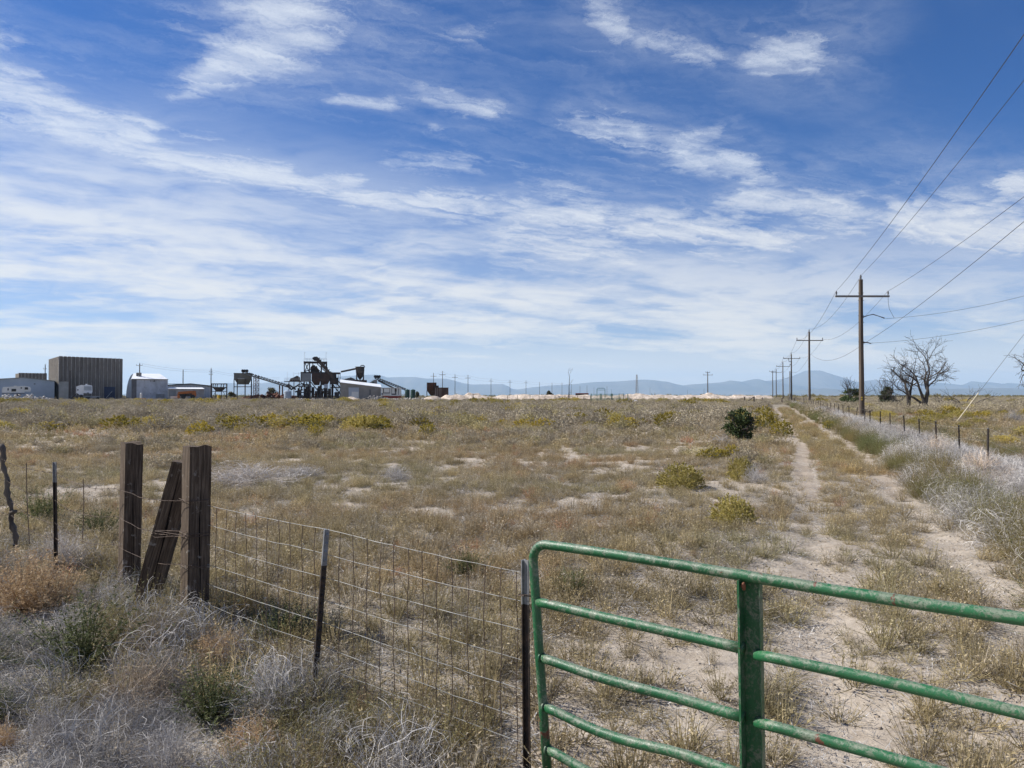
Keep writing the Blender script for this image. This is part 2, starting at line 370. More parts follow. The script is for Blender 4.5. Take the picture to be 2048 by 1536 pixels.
def pole_fn(t, b):
    o = obc(t); g = t.noise(t.v('MULTIPLY', o, (14, 14, .35)), 1, 7, .65, .3)
    c = t.ramp(g, [(.3, (.035, .028, .022)), (.5, (.09, .070, .054)), (.72, (.19, .155, .125))]); bump(t, b, g, .02); return c
M['pole'] = mat('pole_timber', pole_fn, .85)
M['arm'] = worn('grey_crossarm', (.16, .15, .14), (.26, .25, .24), 5, stretch=(.3, 6, 6))
M['insul'] = worn('dark_insulator', (.06, .06, .065), (.13, .13, .14), 5, rough=.35)
M['line'] = worn('line_wire', (.10, .10, .105), (.15, .15, .155), .5, rough=.5, metal=.4)
M['yellow'] = worn('yellow_paint', (.62, .40, .03), (.70, .48, .05), 2)
M['sleeve'] = worn('guy_sleeve', (.52, .46, .33), (.62, .56, .43), 3)
def conc_fn(t, b):
    o = obc(t); s_ = t.noise(t.v('MULTIPLY', o, (1.2, 1.2, .12)), 1.4, 6, .65, .4); n = t.noise(o, .35, 5, .6)
    return t.mix(t.mapr(n, .35, .65), t.mix(t.mapr(s_, .35, .65), (.105, .09, .075), (.19, .165, .14)), t.mix(t.mapr(s_, .35, .65), (.13, .115, .098), (.22, .195, .165)))
M['conc'] = mat('stained_concrete', conc_fn, .9)
M['concrib'] = worn('pale_concrete_rib', (.23, .21, .185), (.36, .33, .295), .8)
M['bluegrey'] = worn('blue_grey_sheet', (.34, .40, .47), (.40, .46, .53), .3, rough=.5)
M['greysheet'] = worn('grey_sheet', (.20, .215, .22), (.27, .28, .29), .4, rough=.6)
M['darkgrey'] = worn('dark_sheet', (.10, .10, .11), (.16, .16, .17), .4)
M['whiteroof'] = worn('white_roof', (.74, .76, .78), (.82, .83, .84), .15, rough=.45)
M['peel'] = worn('peeling_white_wall', (.50, .53, .58), (.36, .38, .41), .55, .42, .62, c3=(.14, .13, .13), stretch=(1, 1, .6))
M['tilt'] = worn('weathered_plaster', (.40, .39, .38), (.26, .24, .23), .5)
M['navy'] = worn('navy_door', (.016, .028, .07), (.03, .045, .09), .5, rough=.5)
M['rvwhite'] = worn('trailer_white', (.66, .65, .60), (.76, .75, .71), .5, rough=.4)
M['glass'] = worn('dark_window', (.02, .024, .03), (.04, .045, .055), .5, rough=.12)
M['rubber'] = worn('tyre', (.02, .02, .02), (.05, .045, .04), 2)
M['steel'] = worn('dark_steel', (.035, .032, .032), (.10, .075, .06), .7, c3=(.16, .075, .04))
M['rust'] = worn('rusty_steel', (.11, .045, .028), (.21, .085, .045), .6, c3=(.06, .035, .028))
M['darkrust'] = worn('dark_rusty_steel', (.045, .028, .022), (.09, .05, .035), .5, c3=(.14, .06, .035))
M['binsteel'] = worn('bin_steel', (.13, .135, .125), (.20, .20, .185), .35, c3=(.10, .07, .055))
M['lightsteel'] = worn('pale_steel', (.42, .44, .45), (.52, .54, .55), .5)
M['orange'] = worn('orange_paint', (.50, .15, .035), (.36, .12, .04), 1.2, c3=(.08, .04, .03))
M['orangebright'] = worn('orange_barrel', (.78, .34, .05), (.7, .3, .06), 1)
M['tank'] = worn('green_tank', (.018, .055, .045), (.03, .075, .06), .8, rough=.4)
M['siding'] = worn('grey_siding', (.25, .235, .215), (.32, .30, .275), .5)
M['shedwhite'] = worn('white_door', (.40, .44, .50), (.46, .50, .55), .5)
M['redpaint'] = worn('red_skirt', (.34, .07, .05), (.25, .06, .05), .8)
M['rockpale'] = worn('pale_rubble', (.42, .39, .35), (.56, .53, .49), 1.5)
M['rockdark'] = worn('dark_rubble', (.10, .095, .09), (.28, .26, .24), 1.2)
M['plastic'] = worn('white_sheet', (.80, .80, .80), (.84, .84, .84), 2)
M['range'] = worn('mountain_rock', (.10, .105, .085), (.17, .155, .12), .0006, stretch=(1, 1, 2.5))
M['wood_rail'] = worn('corral_timber', (.09, .07, .055), (.15, .12, .095), 3)
M['corral'] = worn('corral_green', (.02, .10, .06), (.03, .13, .08), 2, rough=.5)

# ------------------------------------------------------------------ ground
def grow(a, b, n): return np.geomspace(a, b, n)
ys = np.concatenate([[-400, -100, -30, -8, 0], np.arange(2, 19, .085), grow(19, 30000, 170)])
xs = np.concatenate([-grow(9, 30000, 85)[::-1], np.arange(-8.9, 13.9, .10), grow(14, 30000, 85)])
XX, YY = np.meshgrid(xs, ys); ZZ = groundz(XX, YY)
nx, ny = len(xs), len(ys); idx = np.arange(nx*ny).reshape(ny, nx)
q4 = np.stack([idx[:-1,:-1], idx[:-1,1:], idx[1:,1:], idx[1:,:-1]], -1).reshape(-1, 4)
me = npmesh('ground', np.stack([XX, YY, ZZ], -1).reshape(-1, 3), q4, [M['ground']], {'bare': ('POINT', bareness(XX, YY).ravel())}, smooth=True)
tag(link('ground', me), 'flat desert ground of pale soil and brown litter', kind='structure')
for c in (1.25, 2.85):
    yy = np.concatenate([np.arange(13, 20, .12), grow(20, 82, 110)])
    wl = np.interp(yy, [13, 18], [.02, 1])*.17+.15*fbm(yy*1.9, yy*0+c*7, 41, 4)+.0015*yy; wr = .17+.13*fbm(yy*1.9, yy*0+c*7+50, 45, 4)+.0015*yy
    cc = c+.337*yy-roff(yy)+(fbm(yy*.13, yy*0+c, 51, 2)-.5)*.16
    rows = []
    for u in np.linspace(-1, 1, 7):
        x = cc+np.where(u < 0, u*wl, u*wr); z = groundz(x, yy)+np.interp(yy, [0, 20, 60, 110], [.006, .012, .02, .03])*(1-abs(u)**3*1.25)
        rows.append(np.stack([x, yy, z], -1))
    v = np.stack(rows, 1); n = len(yy); ii = np.arange(n*7).reshape(n, 7)
    f = np.stack([ii[:-1,:-1], ii[:-1,1:], ii[1:,1:], ii[1:,:-1]], -1).reshape(-1, 4)
    tag(link('dirt_track', npmesh('dirt_track', v.reshape(-1, 3), f, [M['track']], smooth=True)), 'pale bare wheel rut of the dirt track beside the fence' if c < 2 else 'narrower bare wheel rut on the fence side of the dirt track', kind='structure')

# ------------------------------------------------------------------ mountains
def ridge(name, pts, Y, depth, label, foot=0, jag=.07, seed=1, mt='range'):
    px = np.array([p[0] for p in pts], float); py = np.array([p[1] for p in pts], float)
    X = np.linspace((px[0]-CX)/F*Y, (px[-1]-CX)/F*Y, int((px[-1]-px[0])/2.2))
    H = np.interp(X*F/Y+CX, px, py); H = (HY-H)/F*Y+EYE
    k = np.linspace(0, 1, 22); V = []
    for kk in k:
        s_ = kk
        prof = sstep(0, 1, s_)**1.1
        nz = (fbm(X*.0012+seed, np.full_like(X, kk*depth*.0008), seed, 5)-.5)
        rid = 1-np.abs(2*fbm(X*.0016+seed*3, np.full_like(X, kk*1.1), seed+7, 4)-1)
        z = H*prof*(1-(1-s_)*.35*(rid-.5)*2) + nz*H*jag*2*(1-s_)
        V.append(np.stack([X+nz*600*(1-s_), np.full_like(X, Y-depth*(1-kk)), np.where(kk == 0, -5, z)], -1))
    for kk in (.5, 1.0):
        V.append(np.stack([X, np.full_like(X, Y+depth*kk*.6), H*(1-kk)*.8-5*kk], -1))
    V = np.stack(V, 0); a, b_ = V.shape[:2]; ii = np.arange(a*b_).reshape(a, b_)
    f = np.stack([ii[:-1,:-1], ii[:-1,1:], ii[1:,1:], ii[1:,:-1]], -1).reshape(-1, 4)
    tag(link(name, npmesh(name, V.reshape(-1, 3), f, [M[mt]], smooth=True)), label, kind='structure')
ridge('mountains', [(-400,790.5),(200,790),(330,785),(400,774),(455,766),(500,768),(560,763),(600,762),(690,752),(748,749),(760,750),(775,755),(800,754),(830,754),(850,757),(870,757),(890,757),(905,760),(925,766),(945,769),(1005,768),(1015,772),(1022,777),(1035,779),(1060,775),(1100,771),(1150,768),(1190,764),(1230,763),(1270,760),(1290,759),(1310,761),(1330,763),(1350,768),(1365,771),(1380,769),(1410,767),(1440,765),(1460,761),(1480,764),(1510,758),(1540,764),(1600,772),(1700,783)], 21000, 3500, 'long blue desert range along the horizon', seed=2)
ridge('mountains', [(1440,786),(1500,772),(1530,762),(1560,759),(1585,752),(1600,746),(1612,741),(1635,741),(1650,746),(1670,751),(1690,759),(1705,764),(1720,763),(1745,760),(1770,760),(1800,766),(1830,770),(1870,765),(1900,768),(1920,770),(1936,768),(1942,762),(1957,766),(1971,764),(1989,770),(2016,766),(2032,767),(2060,774),(2200,770),(2500,765)], 23000, 3500, 'flat topped blue peak and its range behind the power poles', seed=5)
ridge('foothills', [(1540,791),(1580,786),(1600,780),(1650,777),(1700,780),(1760,778),(1830,776),(1900,778),(1960,776),(2060,777),(2300,772)], 15000, 2200, 'low nearer purple grey hills under the peak', seed=9)

# ------------------------------------------------------------------ plant meshes
def plant(n, h, spread, w, seg=3, up=.6, droop=.0, leaf=0, ll=.02, lw=.5, base=.02, seed=0, hemi=False, tips=0, tipsz=.02, kink=.15, jit=.3, leaflo=.2, topbias=0):
    """ribbon stems fanning from a root, with leaf chips along them; returns v, f, tone, matidx"""
    r_ = np.random.RandomState(seed)
    th = r_.rand(n)*2*PI
    if hemi: ph = np.arccos(1-r_.rand(n)*.96)*.97
    else: ph = np.abs(r_.randn(n))*spread
    ph = np.clip(ph, 0, 1.52)
    d = np.stack([np.sin(ph)*np.cos(th), np.sin(ph)*np.sin(th), np.cos(ph)], -1)
    L = h*(1-jit+jit*2*r_.rand(n)) if not hemi else h*(1-jit*r_.rand(n)**2)
    b0 = np.stack([np.cos(th), np.sin(th), th*0], -1)*(r_.rand(n)*base)[:, None]
    side = np.cross(d, r_.randn(n, 3)); side /= np.linalg.norm(side, axis=1)[:, None]+1e-9
    bend = r_.randn(n, 3)*kink; bend[:, 2] += up*.3
    V = []; T = []; tone = r_.rand(n)
    P = []
    for i in range(seg+1):
        t = i/seg
        p = b0+d*(L*t)[:, None]+bend*(L*t*t)[:, None]*.6; p[:, 2] -= droop*L*t**2.5
        p[:, 2] = np.maximum(p[:, 2], .004)
        ww = (w*(1-.75*t))
        P.append(p); V += [p-side*ww*.5, p+side*ww*.5]; T += [tone*.8, tone*.8]
    V = np.stack(V, 1).reshape(-1, 3); T = np.stack(T, 1).ravel()
    k = 2*(seg+1); base_i = np.arange(n)*k; Fs = []
    for i in range(seg):
        a = base_i+2*i; Fs += [np.stack([a, a+1, a+3], -1), np.stack([a, a+3, a+2], -1)]
    Fs = np.concatenate(Fs); MI = np.zeros(len(Fs), int)
    P = np.stack(P, 1)
    def chips(m, size, aspect, lo, mi, tlo, thi):
        s_ = r_.randint(0, n, m); t = lo+(1-lo)*(r_.rand(m)**(.5 if topbias else 1)); i = np.minimum((t*seg).astype(int), seg-1); fr = (t*seg-i)[:, None]
        c = P[s_, i]*(1-fr)+P[s_, i+1]*fr
        a = r_.randn(m, 3); a[:, 2] = np.abs(a[:, 2])*.8; a /= np.linalg.norm(a, axis=1)[:, None]
        bb = np.cross(a, r_.randn(m, 3)); bb /= np.linalg.norm(bb, axis=1)[:, None]
        sz = (size*(.6+.8*r_.rand(m)))[:, None]
        v = np.stack([c-bb*sz*aspect*.5, c+bb*sz*aspect*.5, c+a*sz], 1).reshape(-1, 3)
        v[:, 2] = np.maximum(v[:, 2], .003)
        return v, np.arange(m*3).reshape(m, 3), np.repeat(tlo+(thi-tlo)*r_.rand(m), 3), np.full(m, mi)
    for m, size, asp, lo, mi, tl, th_ in ([(leaf, ll, lw, leaflo, 0, .25, 1.)] if leaf else [])+([(tips, tipsz, .9, .86, 1, 0., 1.)] if tips else []):
        v, f, tt, mm = chips(m, size, asp, lo, mi, tl, th_)
        Fs = np.concatenate([Fs, f+len(V)]); V = np.concatenate([V, v]); T = np.concatenate([T, tt]); MI = np.concatenate([MI, mm])
    return V, Fs, T, MI
def ball(n, rad, w, seg=6, seed=0, flat=.8, curl=1.1):
    """tumbleweed: stems that leave a root and curve back round a ball, forked"""
    r_ = np.random.RandomState(seed); th = r_.rand(n)*2*PI; ph = r_.rand(n)*1.5
    d = np.stack([np.sin(ph)*np.cos(th), np.sin(ph)*np.sin(th), np.cos(ph)], -1)
    ax = np.cross(d, r_.randn(n, 3)); ax /= np.linalg.norm(ax, axis=1)[:, None]
    L = rad*(.8+1.1*r_.rand(n)); p = r_.randn(n, 3)*rad*.22; p[:, 2] = np.abs(p[:, 2])*.6+.01
    st = r_.rand(n)**.6*.55*rad; p = p+d*st[:, None]
    side = np.cross(d, ax); V = []; T = []; tone = r_.rand(n)
    step = (L/seg)[:, None]; cur = d.copy(); cl = curl*(r_.rand(n)-.25)[:, None]*1.6
    for i in range(seg+1):
        t = i/seg; ww = w*(1-.6*t)*(.6+.9*tone)[:, None]
        V += [p-side*ww*.5, p+side*ww*.5]; T += [tone, tone]
        cur = cur+np.cross(ax, cur)*cl/seg*2+r_.randn(n, 3)*.24; cur /= np.linalg.norm(cur, axis=1)[:, None]
        # stay inside the ball
        rr = np.linalg.norm(p-[0, 0, rad*.45], axis=1)[:, None]; cur = np.where(rr > rad*.95, cur-(p-[0, 0, rad*.45])/rr*.5, cur)
        p = p+cur*step; p[:, 2] = np.abs(p[:, 2])
    V = np.stack(V, 1).reshape(-1, 3); V[:, 2] *= flat; T = np.stack(T, 1).ravel(); k = 2*(seg+1); bi = np.arange(n)*k; Fs = []
    for i in range(seg):
        a = bi+2*i; Fs += [np.stack([a, a+1, a+3], -1), np.stack([a, a+3, a+2], -1)]
    Fs = np.concatenate(Fs); return V, Fs, T, np.zeros(len(Fs), int)
def pm(name, data, mats):
    V, Fs, T, MI = data; return npmesh(name, V, Fs, mats, {'tone': ('POINT', T)}, MI)
def merge(*ds):
    V = []; Fs = []; T = []; MI = []; o = 0
    for v, f, t, m_ in ds: V.append(v); Fs.append(f+o); T.append(t); MI.append(m_); o += len(v)
    return np.concatenate(V), np.concatenate(Fs), np.concatenate(T), np.concatenate(MI)
def shift(d, x, y, s=1., z=0.):
    v = d[0]*s+[x, y, z]; return v, d[1], d[2], d[3]

def protocol(name, meshes):
    c = bpy.data.collections.new(name)
    for i, m_ in enumerate(meshes):
        o = bpy.data.objects.new('%s_%03d' % (name, i), m_); c.objects.link(o)
    return c
def scatter(name, label, cat, P, rot, scl, idx, tint, coll, group=None):
    n = len(P); me = bpy.data.meshes.new(name); me.vertices.add(n); me.vertices.foreach_set('co', np.asarray(P, np.float32).ravel())
    a = me.attributes.new('rot', 'FLOAT_VECTOR', 'POINT'); a.data.foreach_set('vector', np.asarray(rot, np.float32).ravel())
    a = me.attributes.new('scl', 'FLOAT_VECTOR', 'POINT'); a.data.foreach_set('vector', np.asarray(scl, np.float32).ravel())
    a = me.attributes.new('pick', 'INT', 'POINT'); a.data.foreach_set('value', np.asarray(idx, np.int32))
    a = me.attributes.new('tint', 'FLOAT_COLOR', 'POINT'); a.data.foreach_set('color', np.concatenate([tint, np.ones((n, 1))], 1).astype(np.float32).ravel())
    o = link(name, me); tag(o, label, cat, group, 'stuff')
    g = bpy.data.node_groups.new(name, 'GeometryNodeTree')
    g.interface.new_socket('Geometry', in_out='INPUT', socket_type='NodeSocketGeometry'); g.interface.new_socket('Geometry', in_out='OUTPUT', socket_type='NodeSocketGeometry')
    N = g.nodes; gi = N.new('NodeGroupInput'); go = N.new('NodeGroupOutput'); ip = N.new('GeometryNodeInstanceOnPoints')
    ci = N.new('GeometryNodeCollectionInfo'); ci.inputs[0].default_value = coll; ci.inputs[1].default_value = True; ci.inputs[2].default_value = True
    def att(nm, dt):
        x = N.new('GeometryNodeInputNamedAttribute'); x.data_type = dt; x.inputs[0].default_value = nm; return x.outputs[0]
    L = g.links; L.new(gi.outputs[0], ip.inputs['Points']); L.new(ci.outputs[0], ip.inputs['Instance']); ip.inputs['Pick Instance'].default_value = True
    L.new(att('pick', 'INT'), ip.inputs['Instance Index']); L.new(att('scl', 'FLOAT_VECTOR'), ip.inputs['Scale'])
    e = N.new('FunctionNodeEulerToRotation'); L.new(att('rot', 'FLOAT_VECTOR'), e.inputs[0]); L.new(e.outputs[0], ip.inputs['Rotation'])
    L.new(ip.outputs[0], go.inputs[0]); md = o.modifiers.new('scatter', 'NODES'); md.node_group = g; return o
def sow(x, y, smin, smax, nproto, tintf, seed, tilt=.12, sink=.0, zs=(.8, 1.25)):
    r_ = np.random.RandomState(seed); n = len(x); z = groundz(x, y)-sink
    rot = np.stack([r_.randn(n)*tilt, r_.randn(n)*tilt, r_.rand(n)*6.283], -1)
    s_ = smin+(smax-smin)*r_.rand(n)**1.6; scl = np.stack([s_, s_, s_*(zs[0]+(zs[1]-zs[0])*r_.rand(n))], -1)
    return np.stack([x, y, z], -1), rot, scl, r_.randint(0, nproto, n), tintf(x, y, r_)
def frustum_points(n, y0, y1, seed, margin=.10, power=1.0):
    """uniform over the strip of ground in view (plus a margin either side)"""
    r_ = np.random.RandomState(seed); y = np.sqrt(y0*y0+(y1*y1-y0*y0)*r_.rand(n)**power); x = (r_.rand(n)*2-1)*(.683+margin)*(y+2.0)
    return x, y, r_
def fence_side(x, y):
    """>0 on the field side of the two near fences, <0 on the camera side"""
    d1 = (x+2.5)*.727+(y-6.03)*.687       # woven fence
    d2 = (x+2.5)*.56+(y-6.03)*.83          # barbed fence
    return np.where(x > -2.5, d1, d2)

OLIVE = np.array([.95, 1.0, .85]); 
def tint_weed(x, y, r_):
    n = fbm(x*.35, y*.35, 61, 3)[:, None]; m2 = fbm(x*.9+9, y*.9, 67, 3)[:, None]; k = r_.rand(len(x), 1)
    green = np.array([.88, .96, .78]); brown = np.array([1.12, .90, .74]); straw = np.array([1.25, 1.16, .92]); grey = np.array([1.12, 1.12, 1.18])
    c = green*(1-n)+brown*n; c = np.where(m2 > .58, c*.4+straw*.6, c); c = np.where(k > .74, grey, c); c = np.where((k < .04) & (n > .5), np.array([1.15, .74, .62]), c)
    return c*(.72+.55*r_.rand(len(x), 1))
# low weeds
wm = [pm('weed', plant(34+6*i, .11+.012*i, .95, .0038, 3, .4, 0, 130, .017, .36, .05, 100+i, kink=.22), [M['weed']]) for i in range(5)]
wm += [pm('weed', plant(46, .10, .9, .0034, 3, .3, 0, 150, .013, .3, .05, 120+i, hemi=True, kink=.3, jit=.5), [M['weed']]) for i in range(3)]
WC = protocol('weed', wm)
xs_, ys_, r_ = frustum_points(66000, 2.6, 27, 5, power=1.0)
off = xs_-.337*ys_+roff(ys_); bb = bareness(xs_, ys_)
clump = sstep(.30, .52, fbm(xs_*2.1, ys_*1.7, 71, 4)*.6+fbm(xs_*.5, ys_*.5, 72, 2)*.4)
clump = np.where(ys_ < 11, np.maximum(clump, .85), clump)*np.where((off > -.5) & (off < 3.5) & (ys_ > 7), .52, 1)
keep = r_.rand(len(xs_)) < np.clip(1.0-.95*bb, 0.05, 1)*(.34+.66*clump)
rut = (np.abs(off-1.25) < .25) | (np.abs(off-2.85) < .25); keep &= ~(rut & (r_.rand(len(xs_)) > np.interp(ys_, [6, 16, 20], [.5, .3, .06])))
roadz = (off > -.4) & (off < 3.6); keep |= roadz & ~rut & (r_.rand(len(xs_)) < .22*sstep(.42, .56, fbm(xs_*1.5, ys_*1.5, 75, 3)))
keep &= (fence_side(xs_, ys_) > -.5) | (xs_ > .6)
x, y = xs_[keep], ys_[keep]
P_ = sow(x, y, .5, 1.45, len(wm), tint_weed, 6); P_[2][:] *= np.interp(y, [7, 12], [1.16, 1.0])[:, None]; P_[2][:, 2] *= np.interp(y, [6, 12, 25], [1.0, .85, .8])
scatter('weeds', 'low olive and straw coloured weeds over the near field', 'weeds', *P_, WC)
# dry litter: flat grey and straw twigs lying on the soil
lm = []
for i in range(4):
    r2 = np.random.RandomState(200+i); n = 46; p = np.stack([r2.randn(n)*.16, r2.randn(n)*.16, r2.rand(n)*.012+.006], -1); a = r2.rand(n)*6.28; L = .03+.09*r2.rand(n)**2
    d = np.stack([np.cos(a), np.sin(a), r2.randn(n)*.12], -1); s_ = np.stack([-np.sin(a), np.cos(a), a*0], -1)*.0022
    V = np.stack([p-s_, p+s_, p+d*L[:, None]], 1).reshape(-1, 3); lm.append(pm('litter', (V, np.arange(n*3).reshape(n, 3), np.repeat(r2.rand(n), 3), np.zeros(n, int)), [M['dry']]))
LC = protocol('litter', lm)
x, y, r_ = frustum_points(26000, 2.6, 20, 8); k = r_.rand(len(x)) < np.clip(1.1-bareness(x, y), .15, 1); x, y = x[k], y[k]
scatter('litter', 'dry grey twig litter lying on the soil', 'litter', *sow(x, y, .7, 1.6, 4, lambda x, y, r_: np.ones((len(x), 3))*(.55+.6*r_.rand(len(x), 1)), 9, tilt=.03), LC)
cm = []
for i in range(4):
    r2 = np.random.RandomState(250+i); V = []; Fs = []
    for j in range(9):
        p = np.array([r2.randn()*.14, r2.randn()*.14, -.003]); s_ = .004+.011*r2.rand()**2; o8 = np.array([(1,0,0),(0,1,0),(-1,0,0),(0,-1,0),(0,0,.5),(.7,.6,.35),(-.7,.6,.4),(-.6,-.7,.3),(.7,-.6,.4)])*(.7+.5*r2.rand(9, 1))*s_+p
        b0 = 9*j; V.append(o8); Fs += [(b0+a, b0+b_, b0+c_) for a, b_, c_ in ((0,1,5),(1,2,6),(2,3,7),(3,0,8),(4,5,6),(4,6,7),(4,7,8),(4,8,5),(5,1,6),(6,2,7),(7,3,8),(8,0,5))]
    cm.append(npmesh('clod', np.concatenate(V), np.array(Fs), [M['track']]))
CC = protocol('clod', cm)
x, y, r_ = frustum_points(5500, 2.6, 16, 34); k = r_.rand(len(x)) < .15+bareness(x, y); x, y = x[k], y[k]
scatter('soil_clods', 'small pale soil clods and stones on the bare patches', 'clods', *sow(x, y, .6, 1.5, 4, lambda x, y, r_: np.ones((len(x), 3)), 35, tilt=.03), CC)
# weeds further out: patches of many plants
fm = []
for i in range(4):
    r2 = np.random.RandomState(300+i)
    fm.append(pm('weed_patch', merge(*[shift(plant(12, .16, .7, .009, 2, .6, 0, 26, .04, .45, .03, 310+i*20+j), *(r2.randn(2)*.38), s=.6+.7*r2.rand()) for j in range(14)]), [M['weed']]))
FC = protocol('weed_patch', fm)
x, y, r_ = frustum_points(8600, 24, 70, 12); bb = bareness(x, y); off = x-.337*y
k = (r_.rand(len(x)) < np.clip(1-1.0*bb, .04, 1)*np.interp(y, [24, 36, 60], [1, .8, .35])) & ~((off > .55) & (off < 3.5)); x, y = x[k], y[k]
scatter('weed_patches', 'patchy brown and olive weeds across the middle field', 'weeds', *sow(x, y, .7, 1.3, 4, lambda x, y, r_: tint_weed(x, y, r_)*.95, 13), FC)
r_ = np.random.RandomState(36); n = 1700; y = 17+66*r_.rand(n)**1.3; off = 2.05+(.62+.35*(fbm(y*.8, y*0, 38, 3)-.5))*(r_.rand(n)*2-1)+(fbm(y*.5, y*0, 39, 3)-.5)*.5; k = fbm(off*2, y*.7, 40, 3) > .42; off, y = off[k], y[k]; x = off+.337*y
scatter('weeds', 'strip of low weeds growing between the two wheel ruts', 'weeds', *sow(x, y, .8, 1.8, len(wm), lambda x, y, r_: tint_weed(x, y, r_)*np.array([1., .98, .85]), 37), WC)
# sagebrush
def tint_sage(x, y, r_):
    n = fbm(x*.08, y*.05, 81, 3)[:, None]; k = r_.rand(len(x), 1)
    c = np.array([.96, .93, .90])*(1-n)+np.array([1.0, .94, .80])*n; c = np.where(k > .86, np.array([1.02, .98, .66]), c); return c*(.70+.6*r_.rand(len(x), 1))
sm = [pm('sagebrush', plant(110, .40+.03*i, .9, .008, 3, .5, 0, 900, .055, .40, .08, 400+i, hemi=True, jit=.30+.05*i, topbias=1), [M['sage']]) for i in range(5)]
SG = protocol('sagebrush', sm)
xa, ya, r1 = frustum_points(4700, 33, 100, 15); xb, yb, r2 = frustum_points(16500, 100, 290, 16, margin=.06)
x = np.concatenate([xa, xb]); y = np.concatenate([ya, yb]); rr = RS.rand(len(x)); off = x-.337*y
k = (rr < sstep(31, 42, y)+.03) & ~((off > .4) & (off < 3.5) & (y < 110)) & ~((off > 4.2) & (y < 60))
site = (x > -150) & (x < -15) & (y > 196) & (y < 236); k &= ~(site & (rr > .25))
x, y = x[k], y[k]
scatter('sagebrush', 'grey green sagebrush covering the field out to the plant', 'sagebrush', *(lambda P: (P[0], P[1], P[2]*np.interp(y, [70, 120], [1., .72])[:, None], P[3], P[4]))(sow(x, y, .85, 2.0, 5, tint_sage, 17, tilt=.08, zs=(.75, 1.15))), SG)
x, y, r_ = frustum_points(1500, 18, 36, 18); k = (fbm(x*.3, y*.3, 91, 3) > .53) & (np.abs(x-.337*y-2) > 2); x, y = x[k], y[k]
scatter('sagebrush', 'small grey shrubs dotted between bare soil patches', 'sagebrush', *sow(x, y, .4, .9, 5, tint_sage, 19), SG)
# dark far scrub on the skyline
dm = [pm('scrub', plant(60, 1.5, .9, .05, 3, .5, 0, 700, .20, .6, .3, 500+i, hemi=True), [M['kochia']]) for i in range(3)]
DC = protocol('scrub', dm)
x, y, r_ = frustum_points(1500, 300, 620, 20, margin=.05); z = fbm(x*.012, y*.012, 95, 3)
k = np.where(x > .33*y, True, z > .50); x, y = x[k], y[k]
scatter('far_scrub', 'dark scrub along the skyline beyond the field', 'scrub', *sow(x, y, .5, 1.15, 3, lambda x, y, r_: np.array([1.3, 1.1, .8])*(.8+.5*r_.rand(len(x), 1)), 21), DC)
# kochia beside the road and behind the tumbleweeds
km = [pm('kochia', plant(130, .34+.03*i, .62, .0035, 4, .5, 0, 1100, .016, .36, .09, 600+i, kink=.2, leaflo=.3, topbias=1, jit=.4), [M['kochia']]) for i in range(4)]
bm = [pm('bushy_weed', plant(170, .26+.03*i, .9, .0028, 4, .4, 0, 1500, .011, .42, .06, 640+i, hemi=True, kink=.3, leaflo=.35, topbias=1, jit=.45), [M['kochia']]) for i in range(4)]
BC = protocol('bushy_weed', bm)
KC = protocol('kochia', km)
def tint_koch(x, y, r_):
    n = fbm(x*.5, y*.5, 101, 3)[:, None]; return (np.array([.85, 1.1, .8])*(1-n)+np.array([1.5, 1.05, .85])*n)*(.75+.6*r_.rand(len(x), 1))
r_ = np.random.RandomState(22); n = 2600; y = 4+116*r_.rand(n)**1.7; off = 3.35+r_.rand(n)*np.interp(y, [10, 30], [.75, 1.05])+(fbm(y*.5, y*0, 103, 3)-.5)*.9; x = off+.337*y-roff(y)
x2 = np.concatenate([x, 5.2+r_.rand(500)*5.5+.337*(yy2 := 8+30*r_.rand(500))]); y2 = np.concatenate([y, yy2])
k = np.concatenate([np.ones(n, bool), fbm(x2[n:]*.4, y2[n:]*.4, 104, 2) > .5]); x2, y2 = x2[k], y2[k]
scatter('kochia_weeds', 'dense dark green and reddish weeds between track and tumbleweeds', 'weeds', *sow(x2, y2, .45, 1.05, 4, tint_koch, 23), KC)
# tumbleweed drifts
tm = [pm('tumbleweed', ball(430, .33, .0031, 8, 700+i, curl=2.0), [M['dry']]) for i in range(6)]
TC = protocol('tumbleweed', tm)
def tint_dry(x, y, r_):
    k = r_.rand(len(x), 1); c = np.where(k > .88, np.array([1.05, .86, .66]), np.array([1.0, .98, .97])); return c*(.58+.62*r_.rand(len(x), 1))
r_ = np.random.RandomState(24); n = 3200; y = 5+108*r_.rand(n)**1.75; wd = np.interp(y, [5, 12, 25, 60, 120], [3.6, 3.2, 2.0, 1.1, .8]); off = np.interp(y, [14, 40], [3.95, 4.15])+(r_.rand(n)-.10)*wd+(fbm(y*.35, y*0, 107, 3)-.5)*.7; x = off+.337*y-roff(y)
P_ = sow(x, y, .6, 1.4, 6, lambda x, y, r_: tint_dry(x, y, r_)*1.22, 25, tilt=.5, sink=.03)
P_[0][:, 2] += np.where(r_.rand(n) > .6, .28*np.exp(-((off-4.6)/.5)**2), 0)*(y < 60)
scatter('tumbleweed_drift', 'grey tumbleweeds piled in a long drift against the fence posts', 'tumbleweeds', *P_, TC)
def gob(px, py):                       # ground position seen at a pixel
    lo, hi = 2.0, 400.0
    for _ in range(50):
        m_ = (lo+hi)/2; x = (px-CX)/F*m_
        if EYE+(HY-py)/F*m_ > gz(x, m_): lo = m_
        else: hi = m_
    x = (px-CX)/F*lo; return Vector((x, lo, gz(x, lo)))
